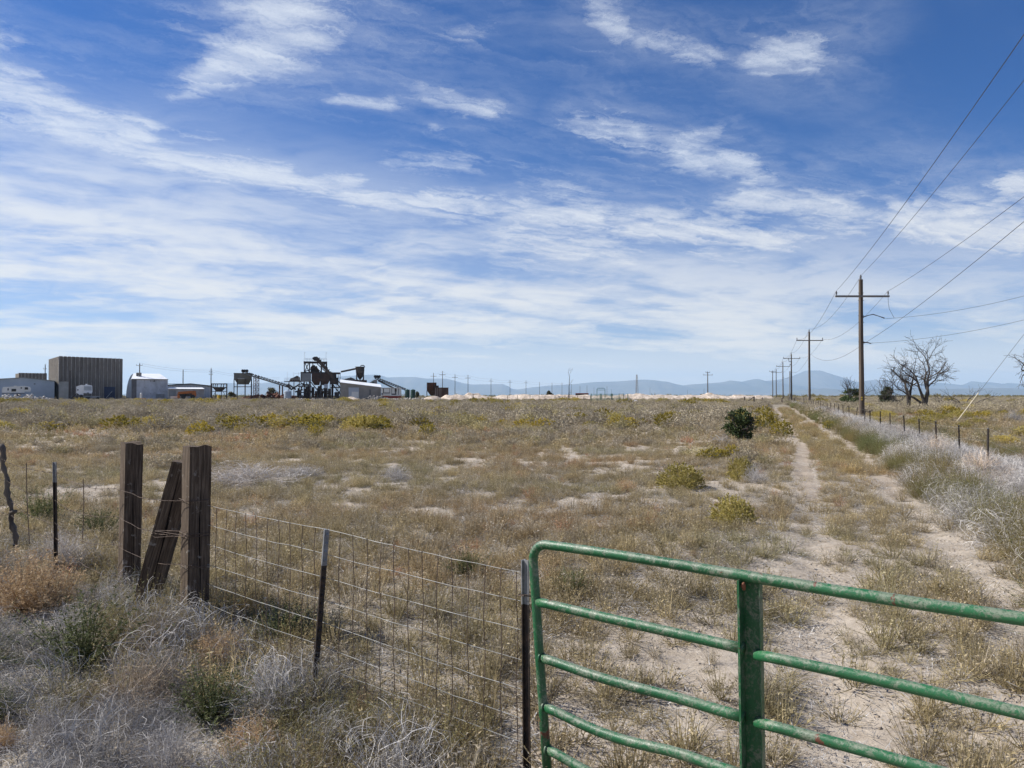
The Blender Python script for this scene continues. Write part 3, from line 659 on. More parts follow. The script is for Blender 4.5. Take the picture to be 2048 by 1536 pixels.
def clear(x, y, f=1.0):
    k = np.ones(len(x), bool)
    for px, py, w_ in ((55,1215,215),(440,1320,120),(505,1500,130),(10,1490,70),(715,1420,70),(130,1135,130),(110,1480,130),(340,1540,150),(575,1270,120),(90,1050,90),(195,1075,90),(170,1330,190),(430,1430,160),(15,1430,70),(300,1215,70),(387,1250,60),(257,1170,40)):
        p = gob(px, py); r0 = w_*p.y/F/2*f; k &= ((x-p.x)**2+((y-p.y)*1.0)**2) > r0*r0
        k &= ~((np.abs(x-p.x*(1-.25/p.y)) < r0*.8) & (y < p.y) & (y > p.y-.45))
    return k
# camera side tangle
r_ = np.random.RandomState(26); n = 1050; x = -7.5+8.4*r_.rand(n); y = 1.6+8.4*r_.rand(n); fs = fence_side(x, y)
k = (fs < .15+.35*r_.randn(n)) & (x < .0-.35*r_.rand(n)); k &= (fs < -.1) | (r_.rand(n) < .6); k &= clear(x, y) & (fbm(x*1.4, y*1.4, 113, 3) > .36); x, y = x[k], y[k]; print('tangle', len(x))
P_ = sow(x, y, .45, 1.05, 6, lambda x, y, r_: tint_dry(x, y, r_)*np.array([.98, .99, 1.0]), 27, tilt=.6, sink=.04)
P_[0][:, 2] += (r_.rand(len(x)) > .7)*.06
scatter('tumbleweed_tangle', 'matted grey tumbleweed stems along the near side of the fences', 'tumbleweeds', *P_, TC)
n = 620; x = -7+7.2*r_.rand(n); y = 1.8+7.5*r_.rand(n); k = clear(x, y, .8) & (fence_side(x, y) < .5) & (fbm(x*1.1, y*1.1, 111, 3) > .50) & (x < 0); x, y = x[k], y[k]
scatter('green_weeds', 'olive green weeds growing up through the tumbleweed tangle', 'weeds', *sow(x, y, .7, 1.45, 4, lambda x, y, r_: tint_koch(x, y, r_)*np.array([.98, .95, 1.05]), 28), BC)

# ------------------------------------------------------------------ single shrubs
def gob(px, py):                       # ground position seen at a pixel
    lo, hi = 2.0, 400.0
    for _ in range(50):
        m_ = (lo+hi)/2; x = (px-CX)/F*m_
        if EYE+(HY-py)/F*m_ > gz(x, m_): lo = m_
        else: hi = m_
    x = (px-CX)/F*lo; return Vector((x, lo, gz(x, lo)))
RB = [pm('rabbitbrush', plant(150, .5, .9, .008, 3, .5, 0, 420, .035, .35, .06, 800+i, hemi=True, tips=1900, tipsz=.046, jit=.18+.05*i, topbias=1), [M['rabbit'], M['flower']]) for i in range(4)]
PB = [pm('pale_rabbitbrush', plant(480, .5, .9, .005, 4, .5, 0, 3200, .034, .42, .05, 820+i, hemi=True, tips=5600, tipsz=.027, jit=.14, topbias=1), [M['palebush'], M['palebush']]) for i in range(2)]
TB = [pm('tan_bush', plant(520, .5, .9, .004, 4, .5, .1, 5200, .032, .32, .05, 840+i, hemi=True, jit=.22, kink=.25, topbias=1), [M['tan']]) for i in range(2)]
GB = [pm('grey_bush', ball(620, .42, .0042, 7, 860+i, curl=1.8), [M['greydry']]) for i in range(3)]
KB = [pm('green_bush', plant(190, .45, .7, .005, 4, .6, 0, 3200, .026, .4, .07, 880+i), [leafy('green_weed_%d' % i, [(0, (.06, .07, .03)), (.6, (.11, .13, .055)), (1, (.20, .21, .10))])]) for i in range(2)]
def shrub(name, me_, px, py, wpx, hpx, label, cat='shrub', group=None, r0=.5, rz=None, h0=.5, dpt=1.0):
    p = gob(px, py); k = p.y/F; o = link(name, me_, None, p-Vector((0, 0, .02)))
    o.scale = (wpx*k/2/r0, wpx*k/2/r0*dpt, hpx*k/h0); o.rotation_euler[2] = random.random()*6 if rz is None else rz
    return tag(o, label, cat, group)
shrub('rabbitbrush', PB[0], 1361, 978, 92, 48, 'rounded pale yellow rabbitbrush beside a straw tuft, west of the track')
shrub('rabbitbrush', PB[1], 1482, 963, 56, 46, 'pale rabbitbrush whose far side has died back to grey')
shrub('grey_shrub', GB[0], 1510, 966, 48, 34, 'dead grey half of the shrub touching the pale rabbitbrush', r0=.42, h0=.42)
shrub('rabbitbrush', PB[0], 1463, 1050, 90, 55, 'pale yellow green rabbitbrush nearest to the gate')
shrub('rabbitbrush', RB[0], 1462, 917, 34, 27, 'bright yellow rabbitbrush in front of the dark leafy bush')
shrub('rabbitbrush', RB[2], 1428, 919, 62, 23, 'wide golden rabbitbrush under the dark leafy bush')
shrub('rabbitbrush', RB[1], 1562, 872, 44, 30, 'yellow rabbitbrush leaning over the edge of the track')
shrub('rabbitbrush', RB[3], 1532, 860, 52, 34, 'tall yellow rabbitbrush next to the track edge')
shrub('rabbitbrush', RB[2], 1528, 838, 40, 24, 'yellow rabbitbrush where the track fades out')
shrub('rabbitbrush', RB[1], 1658, 858, 26, 16, 'small yellow rabbitbrush by the fence side rut')
shrub('rabbitbrush', RB[0], 1327, 856, 42, 28, 'large round yellow rabbitbrush in the middle field')
shrub('rabbitbrush', RB[1], 1393, 836, 30, 15, 'orange yellow rabbitbrush behind the large round one')
shrub('rabbitbrush', RB[2], 402, 872, 54, 28, 'golden rabbitbrush above the corner timber post')
shrub('rabbitbrush', RB[0], 855, 876, 36, 28, 'golden rabbitbrush standing apart in the middle field')
shrub('rabbitbrush', RB[3], 632, 875, 34, 24, 'golden rabbitbrush between pale soil streaks')
shrub('rabbitbrush', RB[0], 100, 862, 60, 18, 'low golden rabbitbrush near the crooked post')
shrub('tan_shrub', TB[0], 1252, 984, 56, 30, 'rusty tan dried shrub in the middle field')
shrub('tan_shrub', TB[1], 1262, 893, 40, 14, 'small orange tan dried shrub in the field')
shrub('tan_shrub', TB[1], 1385, 1110, 20, 14, 'tiny straw coloured tuft beyond the gate')
shrub('tan_shrub', TB[0], 55, 1215, 215, 115, 'large orange tan dried bush in the tumbleweed tangle')
shrub('tan_shrub', TB[1], 440, 1320, 120, 70, 'straw tan bush at the foot of the corner timber')
shrub('tan_shrub', TB[0], 505, 1500, 130, 80, 'tan bush low in the tangle near the frame edge')
shrub('tan_shrub', TB[1], 10, 1490, 70, 60, 'small tan bush at the near corner of the tangle')
shrub('tan_shrub', TB[1], 715, 1420, 70, 48, 'straw tan clump beside the leaning steel post')
shrub('tan_shrub', TB[1], 2030, 1095, 80, 44, 'tan tumbleweed at the near end of the fence drift')
shrub('grey_tumbleweed', GB[0], 792, 962, 62, 28, 'small grey dead shrub alone on the middle field', 'tumbleweed', r0=.42, h0=.42)
shrub('grey_tumbleweed', GB[1], 490, 968, 150, 38, 'broad flattened grey brush pile behind the corner timber', 'tumbleweed', r0=.42, h0=.42, dpt=1.6)
shrub('grey_tumbleweed', GB[2], 600, 955, 90, 24, 'low grey brush pile next to the broad one', 'tumbleweed', r0=.42, h0=.42)
shrub('grey_tumbleweed', GB[2], 2030, 845, 40, 22, 'round grey shrub among yellow rabbitbrush beyond the fence', 'shrub', r0=.42, h0=.42)
shrub('grey_tumbleweed', GB[1], 130, 1135, 130, 70, 'arched pale tumbleweed behind the large tan bush', 'tumbleweed', r0=.42, h0=.42)
shrub('grey_tumbleweed', GB[0], 110, 1480, 130, 80, 'bleached white tumbleweed low in the tangle', 'tumbleweed', r0=.42, h0=.42)
shrub('grey_tumbleweed', GB[1], 340, 1540, 150, 90, 'grey forked tumbleweed at the very bottom of the tangle', 'tumbleweed', r0=.42, h0=.42)
shrub('green_weed_bush', KB[0], 1143, 1182, 80, 42, 'loose green weed on bare soil beside the gate post', 'weed', r0=.3, h0=.45)
shrub('green_weed_bush', KB[1], 935, 1150, 80, 44, 'dark green weed beyond the woven wire', 'weed', r0=.3, h0=.45)
shrub('green_weed_bush', KB[0], 575, 1270, 120, 62, 'dark green bush right behind the woven wire', 'weed', r0=.3, h0=.45)
shrub('green_weed_bush', KB[1], 90, 1050, 90, 60, 'green weed between the crooked post and steel post', 'weed', r0=.3, h0=.45)
shrub('green_weed_bush', KB[0], 195, 1075, 90, 50, 'bright green weed beside the first timber', 'weed', r0=.3, h0=.45)
shrub('green_weed_bush', KB[1], 170, 1330, 190, 110, 'olive bush in the middle of the tumbleweed tangle', 'weed', r0=.3, h0=.45)
shrub('green_weed_bush', KB[0], 430, 1430, 160, 90, 'yellow green bush low in the tangle', 'weed', r0=.3, h0=.45)
shrub('green_weed_bush', KB[1], 15, 1430, 70, 55, 'dark green weed at the near edge of the tangle', 'weed', r0=.3, h0=.45)
# the many yellow ones
r_ = np.random.RandomState(31); cnt = 0; tries = 0
while cnt < 240 and tries < 6000:
    tries += 1; px = r_.rand()*2150-50; py = 803+62*r_.rand()**1.5; p = gob(px, py)
    if p.y < 30 or p.y > 205: continue
    off = p.x-.337*p.y
    if off > 0 and off < 4.6: continue
    if off > 0 and r_.rand() < .55: continue
    if off < 0 and fbm(p.x*.07, p.y*.05, 131, 3) < .42 and r_.rand() > .3: continue
    s_ = (.58+.72*r_.rand()**1.3)*(1.0 if p.y < 90 else 1.35)
    o = link('rabbitbrush', RB[r_.randint(4)] if r_.rand() < (.75 if off < 0 else .4) else PB[r_.randint(2)], None, p-Vector((0, 0, .03))); w_ = s_*(1.1+.7*r_.rand()); o.scale = (w_, w_, s_*1.15); o.rotation_euler[2] = r_.rand()*6.28
    tag(o, 'yellow flowering rabbitbrush scattered among grey sagebrush in the field' if off < 0 else 'yellow flowering rabbitbrush in the strip beyond the post fence', 'shrub', 'yellow rabbitbrush in the field' if off < 0 else 'yellow rabbitbrush beyond the fence'); cnt += 1
for i in range(34):
    y_ = 24+45*r_.rand()**1.2; x_ = 6.6+.337*y_+r_.rand()*(.40*y_); s_ = .6+.5*r_.rand()
    o = link('rabbitbrush', RB[r_.randint(4)] if r_.rand() < .3 else PB[r_.randint(2)], None, (x_, y_, gz(x_, y_)-.03)); o.scale = (s_*1.6, s_*1.6, s_*1.1); o.rotation_euler[2] = r_.rand()*6.28
    tag(o, 'yellow flowering rabbitbrush in the strip beyond the post fence', 'shrub', 'yellow rabbitbrush beyond the fence')

def leaves_cloud(blobs, n, size, seed, mat_, name='crown'):
    r_ = np.random.RandomState(seed); V = []; wts = np.array([b[3]*b[4]*b[5] for b in blobs]); wts = wts/wts.sum(); ch = r_.choice(len(blobs), n, p=wts)
    B = np.array(blobs)[ch]; d = r_.randn(n, 3); d /= np.linalg.norm(d, axis=1)[:, None]; c = B[:, :3]+d*(r_.rand(n, 1)**.45)*B[:, 3:6]*(1+.27*r_.randn(n, 1))
    a = r_.randn(n, 3); a /= np.linalg.norm(a, axis=1)[:, None]; b = np.cross(a, r_.randn(n, 3)); b /= np.linalg.norm(b, axis=1)[:, None]
    s_ = (size*(.5+r_.rand(n)))[:, None]
    V = np.stack([c-a*s_, c+b*s_*.45, c+a*s_, c-b*s_*.45], 1).reshape(-1, 3); f = np.arange(4*n).reshape(n, 4)
    return npmesh(name, V, f, [mat_], {'tone': ('POINT', np.repeat(r_.rand(n), 4))})
def dead_branches(mb, p, d, r0, L, depth, rng, spread=.6, tips=None, kids=(2, 3), grav=0.05, minr=.006):
    n = 4 if depth > 1 else 3; pts = [Vector(p)]; rr = [r0]; dd = Vector(d).normalized()
    for i in range(n):
        dd = (dd+Vector((rng.gauss(0, .17), rng.gauss(0, .17), rng.gauss(.02, .10)+grav))).normalized()
        pts.append(pts[-1]+dd*L/n); rr.append(max(minr, r0*(1-.42*(i+1)/n)))
    mb.tube(pts, rr, 6 if depth > 2 else 4 if depth > 1 else 3, False)
    if tips is not None and depth <= 1: tips.append(pts[-1])
    if depth == 0: return
    k = rng.randint(*kids)
    for i in range(k+1):
        t = 1.0 if i == 0 else rng.uniform(.3, .95); j = min(int(t*n), n-1); f = t*n-j; q_ = pts[j].lerp(pts[j+1], min(f, 1))
        ax = dd.cross(Vector((rng.gauss(0, 1), rng.gauss(0, 1), rng.gauss(0, 1)))).normalized()
        nd = (Matrix.Rotation(rng.uniform(.35, 1)*spread*(.7 if i == 0 else 1.3), 3, ax)@dd)
        dead_branches(mb, q_, nd, max(minr, r0*(.60 if i == 0 else .48)), L*rng.uniform(.62, .85), depth-1, rng, spread, tips, kids, grav, minr)

# dark leafy bush with its rocks and dry fronds
p = gob(1478, 884); t = thing('leafy_bush', 'dark green leafy bush standing alone beside the track', 'bush', p)
k = p.y/F; bl = [(dx_*k, dy_, z_*k, a*k, a*k, b*k) for dx_, dy_, z_, a, b in ((-8,0,20,17,14),(12,.1,22,16,15),(0,-.1,44,18,13),(-19,.1,32,11,10),(21,0,42,11,12),(6,.05,62,11,7),(-12,.1,56,10,7),(16,0,10,14,8),(-31,0,30,7,4),(27,.05,26,8,6),(-24,0,48,6,4),(16,-.1,56,8,6))]
link('foliage', leaves_cloud(bl, 2700, .052, 3, M['leaf']), t)
mb = MB(); rg = random.Random(4)
for i in range(5): dead_branches(mb, p, (rg.gauss(0, .5), rg.gauss(0, .5), 1), .03, .6, 2, rg, minr=.005)
part(mb, 'stem', M['deadwood'], t)
o = link('bleached_branch_heap', ball(150, .42, .014, 6, 901)and pm('bleached_branch_heap', ball(150, .42, .014, 6, 901), [M['greydry']]), None, gob(1441, 893)); o.scale = (1.0, .8, .8)
tag(o, 'small heap of bleached branches at the foot of the dark leafy bush', 'branches')
shrub('tan_shrub', TB[0], 1436, 874, 30, 12, 'orange dried tuft just above the bleached branch heap')

# trees beyond the fence
def green_tree(px, pyb, Y, wpx, hpx, label, seed, m_, name='evergreen_shrub'):
    p = at(px, Y); k = Y/F; t = thing(name, label, 'tree', p); rg = random.Random(seed); r2 = np.random.RandomState(seed)
    mb = MB(); tips = []
    for i in range(4): dead_branches(mb, p, (rg.gauss(0, .45), rg.gauss(0, .3), 1), .09, hpx*k*.55, 3, rg, .7, tips, (2, 2), .02, .012)
    part(mb, 'trunk', M['deadwood'], t)
    bl = []
    for i in range(26):
        u = r2.rand(); rad = (1-.65*u)*wpx*k*.36; a = r2.rand()*6.28; rr = rad*r2.rand()**.5
        bl.append((rr*math.cos(a), rr*math.sin(a), hpx*k*(.12+.66*u), wpx*k*.14, wpx*k*.14, hpx*k*.085))
    link('crown', leaves_cloud(bl, 4200, .10, seed, m_), t); return t
green_tree(1704, 808, 104, 62, 44, 'dense dark green shrubby tree just behind the near utility pole', 41, M['leaf'])
green_tree(1772, 806, 100, 46, 46, 'sparse olive green shrubby tree beside the bare trees', 42, M['greyleaf'])
def dead_tree(px, Y, limbs, label, seed, grp=None, depth=5, name='bare_tree', sp=.85):
    p = at(px, Y); t = thing(name, label, 'tree', p); mb = MB(); tw = MB(); rg = random.Random(seed)
    for (a, b, c, r0, h1, L) in limbs:
        mb.tube([p+Vector((0, 0, -.1)), p+Vector((a*.25, b*.25, h1*.5)), p+Vector((a, b, h1))], [r0*1.25, r0*1.05, r0*.9], 9, False)
        d = Vector((a*1.3+c, b, h1*.9)); dead_branches(tw, p+Vector((a, b, h1)), d, r0*.88, L, depth, rg, sp, None, (2, 2), -.01, .012)
    part(mb, 'trunk', M['deadwood'], t); part(tw, 'crown', M['deadwood'], t); return t
dead_tree(1850, 75, [(-.25, 0, .15, .17, 1.3, 1.9), (.2, .1, .75, .19, 1.2, 1.9), (-1.0, .1, -.5, .12, 1.2, 1.3), (.05, -.2, .0, .15, 1.6, 2.1)], 'large bare dead tree with several trunks fanning up from one foot', 53)
dead_tree(1817, 76, [(-.1, 0, -.7, .17, 1.7, 1.25), (.15, 0, .2, .15, 1.7, 1.15)], 'smaller bare dead tree leaning away from the many trunked one', 57, depth=4)
dead_tree(2122, 62, [(-.4, 0, -1.5, .2, 2.0, 1.9), (.1, 0, -.4, .2, 1.8, 2.0)], 'bare dead tree at the picture edge with only twigs in view', 61)
for i, (px, py, rz_, sx, lab) in enumerate(((1935, 815, .4, .9, 'fallen dead branch raising one forked arm behind the guy wire'), (1890, 812, 2.6, .55, 'fallen tangle of dead limbs beside the large bare tree'), (1800, 808, 1.2, .4, 'curled dead limbs lying between the green shrub and bare trees'))):
    p = gob(px, py); mb = MB(); rg = random.Random(70+i)
    for j in range(3): dead_branches(mb, p+Vector((0, 0, .05)), (math.cos(rz_+j*1.1), math.sin(rz_+j*1.3)*.5, .42), .06, 1.9*sx, 3, rg, .8, None, (2, 2), .02, .012)
    single(mb, 'fallen_branch', M['deadwood'], lab, 'branch', p)

# ------------------------------------------------------------------ near fences
def tpost_mesh(L, white=.30, studs=True):
    mb = MB(); w = .0175
    def seg(z0, z1, mi):
        mb.cur = mi
        mb.box(-w, w, -.003, .003, z0, z1); mb.box(-.0035, .0035, .0032, .035, z0, z1)
    seg(0, L-white, 0); seg(L-white, L, 1); mb.cur = 0
    n = int(L/.055)
    if studs:
        for i in range(n):
            z = L-.03-i*.055; mb.cur = 1 if z > L-white else 0
            mb.add([(-.006, -.0032, z-.012), (.006, -.0032, z-.012), (.006, -.0032, z+.008), (-.006, -.0032, z+.008), (-.006, -.015, z-.003), (.006, -.015, z-.003)], [(0,1,5,4), (1,2,5), (2,3,4,5), (3,0,4)])
    return mb.mesh('steel_post', [M['post_dark'], M['post_white']])
def stick(parent, org, me_, foot, top, yaw=0.0, name='steel_post'):
    d = (Vector(top)-Vector(foot)).normalized(); o = link(name, me_, parent, Vector(foot)-org)
    o.rotation_euler = (d.to_track_quat('Z', 'Y').to_matrix()@Matrix.Rotation(yaw, 3, 'Z')).to_euler(); return o
def timber(w, d, L, seed, notch=0):
    """rough sawn square timber, origin at its foot"""
    rg = np.random.RandomState(seed); nz = 44; ring = []
    m_ = 3
    for u in np.linspace(-1, 1, m_, endpoint=False): ring.append((u, -1))
    for u in np.linspace(-1, 1, m_, endpoint=False): ring.append((1, u))
    for u in np.linspace(1, -1, m_, endpoint=False): ring.append((u, 1))
    for u in np.linspace(1, -1, m_, endpoint=False): ring.append((-1, u))
    ring = np.array(ring); n = len(ring); V = []
    for i in range(nz):
        z = L*i/(nz-1); a = np.arange(n)
        g = (fbm(a*.6, np.full(n, z*5), seed+5, 3)-.5)*.006
        crn = np.where((np.abs(ring[:, 0]) > .99) & (np.abs(ring[:, 1]) > .99), .96, 1.)
        x = ring[:, 0]*w/2*crn+ring[:, 0]*g; y = ring[:, 1]*d/2*crn+ring[:, 1]*g
        if notch: x = np.where(ring[:, 0] > .5, x-.05*sstep(.42, .2, z)*(0.5+fbm(np.full(n, z*9), a*0., 77)), x)
        V.append(np.stack([x, y, np.full(n, z)+(.006*rg.randn(n) if i == nz-1 else 0)], -1))
    V = np.concatenate(V); f = [(i*n+j, i*n+(j+1)%n, (i+1)*n+(j+1)%n, (i+1)*n+j) for i in range(nz-1) for j in range(n)]
    mb = MB(); mb.add(V, f); c = len(mb.v); mb.add([(0, 0, L-.004)], []); mb.f += [((nz-1)*n+j, (nz-1)*n+(j+1)%n, c) for j in range(n)]; mb.mi += [0]*n
    return mb
def barbed(pts, r=.0022, seed=0, barbs=True):
    mb = MB(); mb.tube(pts, r, 5, False); rg = random.Random(seed)
    L = 0
    if barbs:
        for a, b in zip(pts[:-1], pts[1:]):
            a = Vector(a); b = Vector(b); D = (b-a).length; d = (b-a).normalized(); s_ = L
            while s_ < D:
                c = a+d*s_
                for k in range(2):
                    v = Vector((rg.gauss(0, 1), rg.gauss(0, 1), rg.gauss(0, 1))); v = (v-d*v.dot(d)*.7).normalized()*.016
                    mb.tube([c-v, c+v], .0016, 3, False)
                s_ += .115
            L = s_-D
    return mb
def sag(a, b, s_, n=10, seed=0, j=.0):
    a = Vector(a); b = Vector(b); rg = random.Random(seed)
    return [a.lerp(b, i/n)+Vector((0, 0, -4*s_*(i/n)*(1-i/n)))+(Vector((rg.gauss(0, j), rg.gauss(0, j), rg.gauss(0, j))) if 0 < i < n else Vector()) for i in range(n+1)]

A = Vector((-2.548, 6.03, gz(-2.548, 6.03))); ZT = PX(387, 892, 6.03).z
wf = thing('woven_wire_fence', 'square mesh wire fence from the corner timber to the gate post', 'fence', A)
mb = timber(.175, .20, ZT-A.z+.35, 5); o = link('timber_post', mb.mesh('timber_post', M['tie']), wf, (0, 0, -.35)); o.rotation_euler = (0, R(.6), R(40))
tp = tpost_mesh(1.35, .23)
Bt, Bf = PX(655, 1058, 4.78), PX(630, 1400, 4.78); stick(wf, A, tp, Bf+(Bf-Bt).normalized()*(1.35-(Bt-Bf).length), Bt, R(-48))
Ct = PX(1047, 1118, 3.95); Cf = Vector((Ct.x+.012, 3.95, Ct.z-1.35)); stick(wf, A, tp, Cf, Ct, R(-42))
# horizontal wires through measured points at tie, post, gate post
rowsA = [1010, 1049, 1088, 1127, 1166, 1206, 1243, 1275]; rowsB = [1057, 1106, 1153, 1198, 1243, 1290, 1330, 1366]; rowsC = [1143, 1200, 1257, 1316, 1374, 1432, 1478, 1520]
YA, YB, YC = 5.93, 4.80, 3.97
for i in range(8):
    a = PX(417, rowsA[i], YA); b = PX(650, rowsB[i], YB); c = PX(1041, rowsC[i], YC)
    mb = MB(); mb.tube(sag(a, b, .006, 8, i, .002)+sag(b, c, .008, 10, i+9, .002)[1:], .0020, 5, False); part(mb, 'wire', M['wire'], wf)
def vert(px, T):                       # a vertical stay at parameter along the rows
    top = []; 
    return top
def row(i, t):                         # t 0..1 first span, 1..2 second
    a = PX(417, rowsA[i], YA); b = PX(650, rowsB[i], YB); c = PX(1041, rowsC[i], YC)
    return a.lerp(b, t) if t <= 1 else b.lerp(c, t-1)
ts = []
for px in [434, 453, 473, 494, 514, 536, 559, 582, 606, 631]:
    ts.append((px, 1))
for px in [680, 708, 735, 762, 789, 817, 846, 875, 904, 936, 969, 1002, 1034]: ts.append((px, 2))
for px, s_ in ts:
    lo, hi = (0, 1) if s_ == 1 else (1, 2)
    for _ in range(30):
        m_ = (lo+hi)/2; q_ = row(0, m_)
        if q_.x/q_.y*F+CX < px: lo = m_
        else: hi = m_
    pts = [row(i, lo)+Vector((.006*math.sin(i*1.9+px), 0, 0)) for i in range(8)]
    mb = MB(); mb.tube(pts, .0024, 4, False); part(mb, 'vertical_wire', M['rustwire'], wf)

# barbed wire fence running off from the corner
T2 = Vector((-3.49, 6.85, gz(-3.49, 6.85))); bf = thing('barbed_wire_fence', 'sagging barbed wire fence between timber, steel and crooked posts', 'fence', T2)
zt2 = PX(258, 886, 6.85).z; mb = timber(.155, .19, zt2-T2.z+.3, 8, notch=1); o = link('timber_post', mb.mesh('timber_post', M['tie']), bf, (0, 0, -.3)); o.rotation_euler = (0, R(.7), R(40))
tl = PX(110, 924, 7.45); tf = Vector((tl.x+.03, tl.y, tl.z-1.25)); stick(bf, T2, tpost_mesh(1.25, .20), tf, tl, R(-30))
c0, c1 = PX(3, 888, 7.9), PX(27, 1040, 7.9); mb = MB(); cd = (c1-c0); pts = [c0+cd*t_+Vector((.012*math.sin(t_*17), 0, 0)) for t_ in np.linspace(-.0, 1.35, 22)]
mb.tube(pts, [.025+.008*math.sin(t_*2.7)+.004*math.sin(t_*7.1) for t_ in range(22)], 9); mb.tube([pts[14], pts[14]+Vector((.06, -.02, .02))], [.03, .018], 6); mb.tube([pts[8], pts[8]+Vector((.04, -.02, .03))], [.015, .01], 5)
part(mb, 'crooked_post', M['crook'], bf, smooth=True)
for px, y0_, y1_ in ((54, 925, 1062), (168, 958, 1052)):
    mb = MB(); mb.tube([PX(px, y0_, 7.3), PX(px+2, (y0_+y1_)/2, 7.3), PX(px+8 if px < 60 else px, y1_+25, 7.3)], .004, 5); part(mb, 'wire_stay', M['rustwire'], bf)
WR = [((417, 1002), (372, 1001), (233, 977), (112, 945), (5, 918)), ((417, 1068), (372, 1072), (233, 1031), (112, 1000), (17, 962)), ((417, 1135), (372, 1128), (233, 1087), (112, 1045), (22, 1000)), ((417, 1196), (372, 1196), (240, 1150), (114, 1075), (26, 1030))]
for i, w_ in enumerate(WR):
    Ys = (5.91, 5.90, 6.72, 7.43, 7.86); q_ = [PX(a, b, Y_) for (a, b), Y_ in zip(w_, Ys)]
    pts = q_[:1]
    for j in range(4): pts += sag(q_[j], q_[j+1], (.0, .035, .05, .03)[j]*(1+.3*i), 8, i*5+j, .004)[1:]
    pts.append(q_[-1]+Vector((-4, 3, .1))); part(barbed(pts, seed=i), 'barbed_wire', M['rustwire'], bf)
# wire wound round the corner timber
for i, z_ in enumerate((1001, 1067, 1073, 1134, 1196)):
    c = Vector((A.x, A.y, PX(387, z_, 5.92).z)); mb = MB(); a_ = R(40)
    pts = [c+Matrix.Rotation(a_, 3, 'Z')@Vector((x_*.088, y_*.106, .004*math.sin(3*x_+i))) for x_, y_ in ((-1,-1),(1,-1),(1,1),(-1,1),(-1,-1))]
    mb.tube(pts, .0023, 4, False); part(mb, 'wrapped_wire', M['rustwire'], wf)
# loops of wire holding the leaning timber
s0 = PX(372, 925, 6.35); s1 = PX(293, 1215, 6.30); dv = (s1-s0).normalized(); L_ = (s1-s0).length+.12
br = timber(.19, .17, L_, 13); brm = br.mesh('leaning_timber', M['tie'])
o = link('leaning_timber', brm, None, s0+dv*L_); q_ = (-dv).to_track_quat('Z', 'Y').to_matrix()
o.rotation_euler = ((-dv).rotation_difference(Vector((0,0,1))).inverted().to_matrix()@Matrix.Rotation(R(12), 3, 'Z')).to_euler()
tag(o, 'old square timber propped at a slant against the corner post', 'timber')
mb = MB(); pts = [PX(a, b, c) for a, b, c in ((375, 1062, 5.92), (318, 1060, 6.18), (304, 1068, 6.22), (312, 1074, 6.2), (372, 1070, 5.92), (312, 1061, 6.17))]
mb.tube(pts, .003, 5, False); part(mb, 'tie_wire', M['rustwire'], wf)

# ------------------------------------------------------------------ gate
G0 = Vector((PX(1064, 1085, 3.85).x, 3.85, 0)); G1 = Vector((PX(2048, 1237, 2.53).x, 2.53, 0)); gd = (G1-G0).normalized(); gt = thing('tube_gate', 'green tubular steel farm gate with chipped paint and rust', 'gate', Vector((G0.x, G0.y, -.2)))
def GP(s_, z): return G0+gd*s_+Vector((0, 0, z))
TR = 1.050; LEN = 3.55; RT = .0235
sx = lambda z: (TR-z)*.085                            # the end stile is bent out of plumb
pts = [GP(sx(-.22), -.22), GP(sx(.25), .25), GP(sx(.6), .6), GP(sx(.88), .88)]
for a in np.linspace(0, PI/2, 7): pts.append(GP(.092-.092*math.cos(a)+sx(.955)*(1-a/PI*2), TR-.092+.092*math.sin(a)))
pts += [GP(s_, TR+.004*math.sin(s_*3)) for s_ in np.linspace(.2, LEN-.12, 24)]
for a in np.linspace(PI/2, 0, 7): pts.append(GP(LEN-.115+.115*math.cos(a), TR-.115+.115*math.sin(a)))
pts += [GP(LEN, .5), GP(LEN, -.22)]
mb = MB(); mb.tube(pts, RT, 20); part(mb, 'frame', M['green'], gt, smooth=True)
ZR = [.755, .478, .237, .030, -.145]; SB = (G0-PX(1492, 1150, 3.14)).length
def s_at(px):                                        # distance along the gate seen at a pixel column
    lo, hi = 0, 4
    for _ in range(40):
        m_ = (lo+hi)/2; p_ = G0+gd*m_
        if p_.x/p_.y*F+CX < px: lo = m_
        else: hi = m_
    return lo
SB = s_at(1499)
for i, z in enumerate(ZR):
    bend = (-.002, -.012, -.030, -.040, -.04)[i]
    s0_ = sx(z)+.012
    mb = MB(); mb.tube([GP(s0_+(SB-.03-s0_)*u, z+(-.018 if i else -.01)*u+bend*math.sin(PI*min(1, u*1.4))**1.3) for u in np.linspace(0, 1, 16)], RT*1.0, 18); part(mb, 'rail', M['green'], gt, smooth=True)
    mb = MB(); mb.tube([GP(SB+.018+(2.63-SB)*u, z-.022+.005*math.sin(u*5)) for u in np.linspace(0, 1, 14)], RT*.95, 18); part(mb, 'rail', M['green'], gt, smooth=True)
    if i in (1, 2, 3):
        mb = MB(); mb.tube([GP(s0_-.005, z), GP(s0_+.004, z)], RT*1.25, 16); part(mb, 'weld_collar', M['green'], gt, smooth=True)
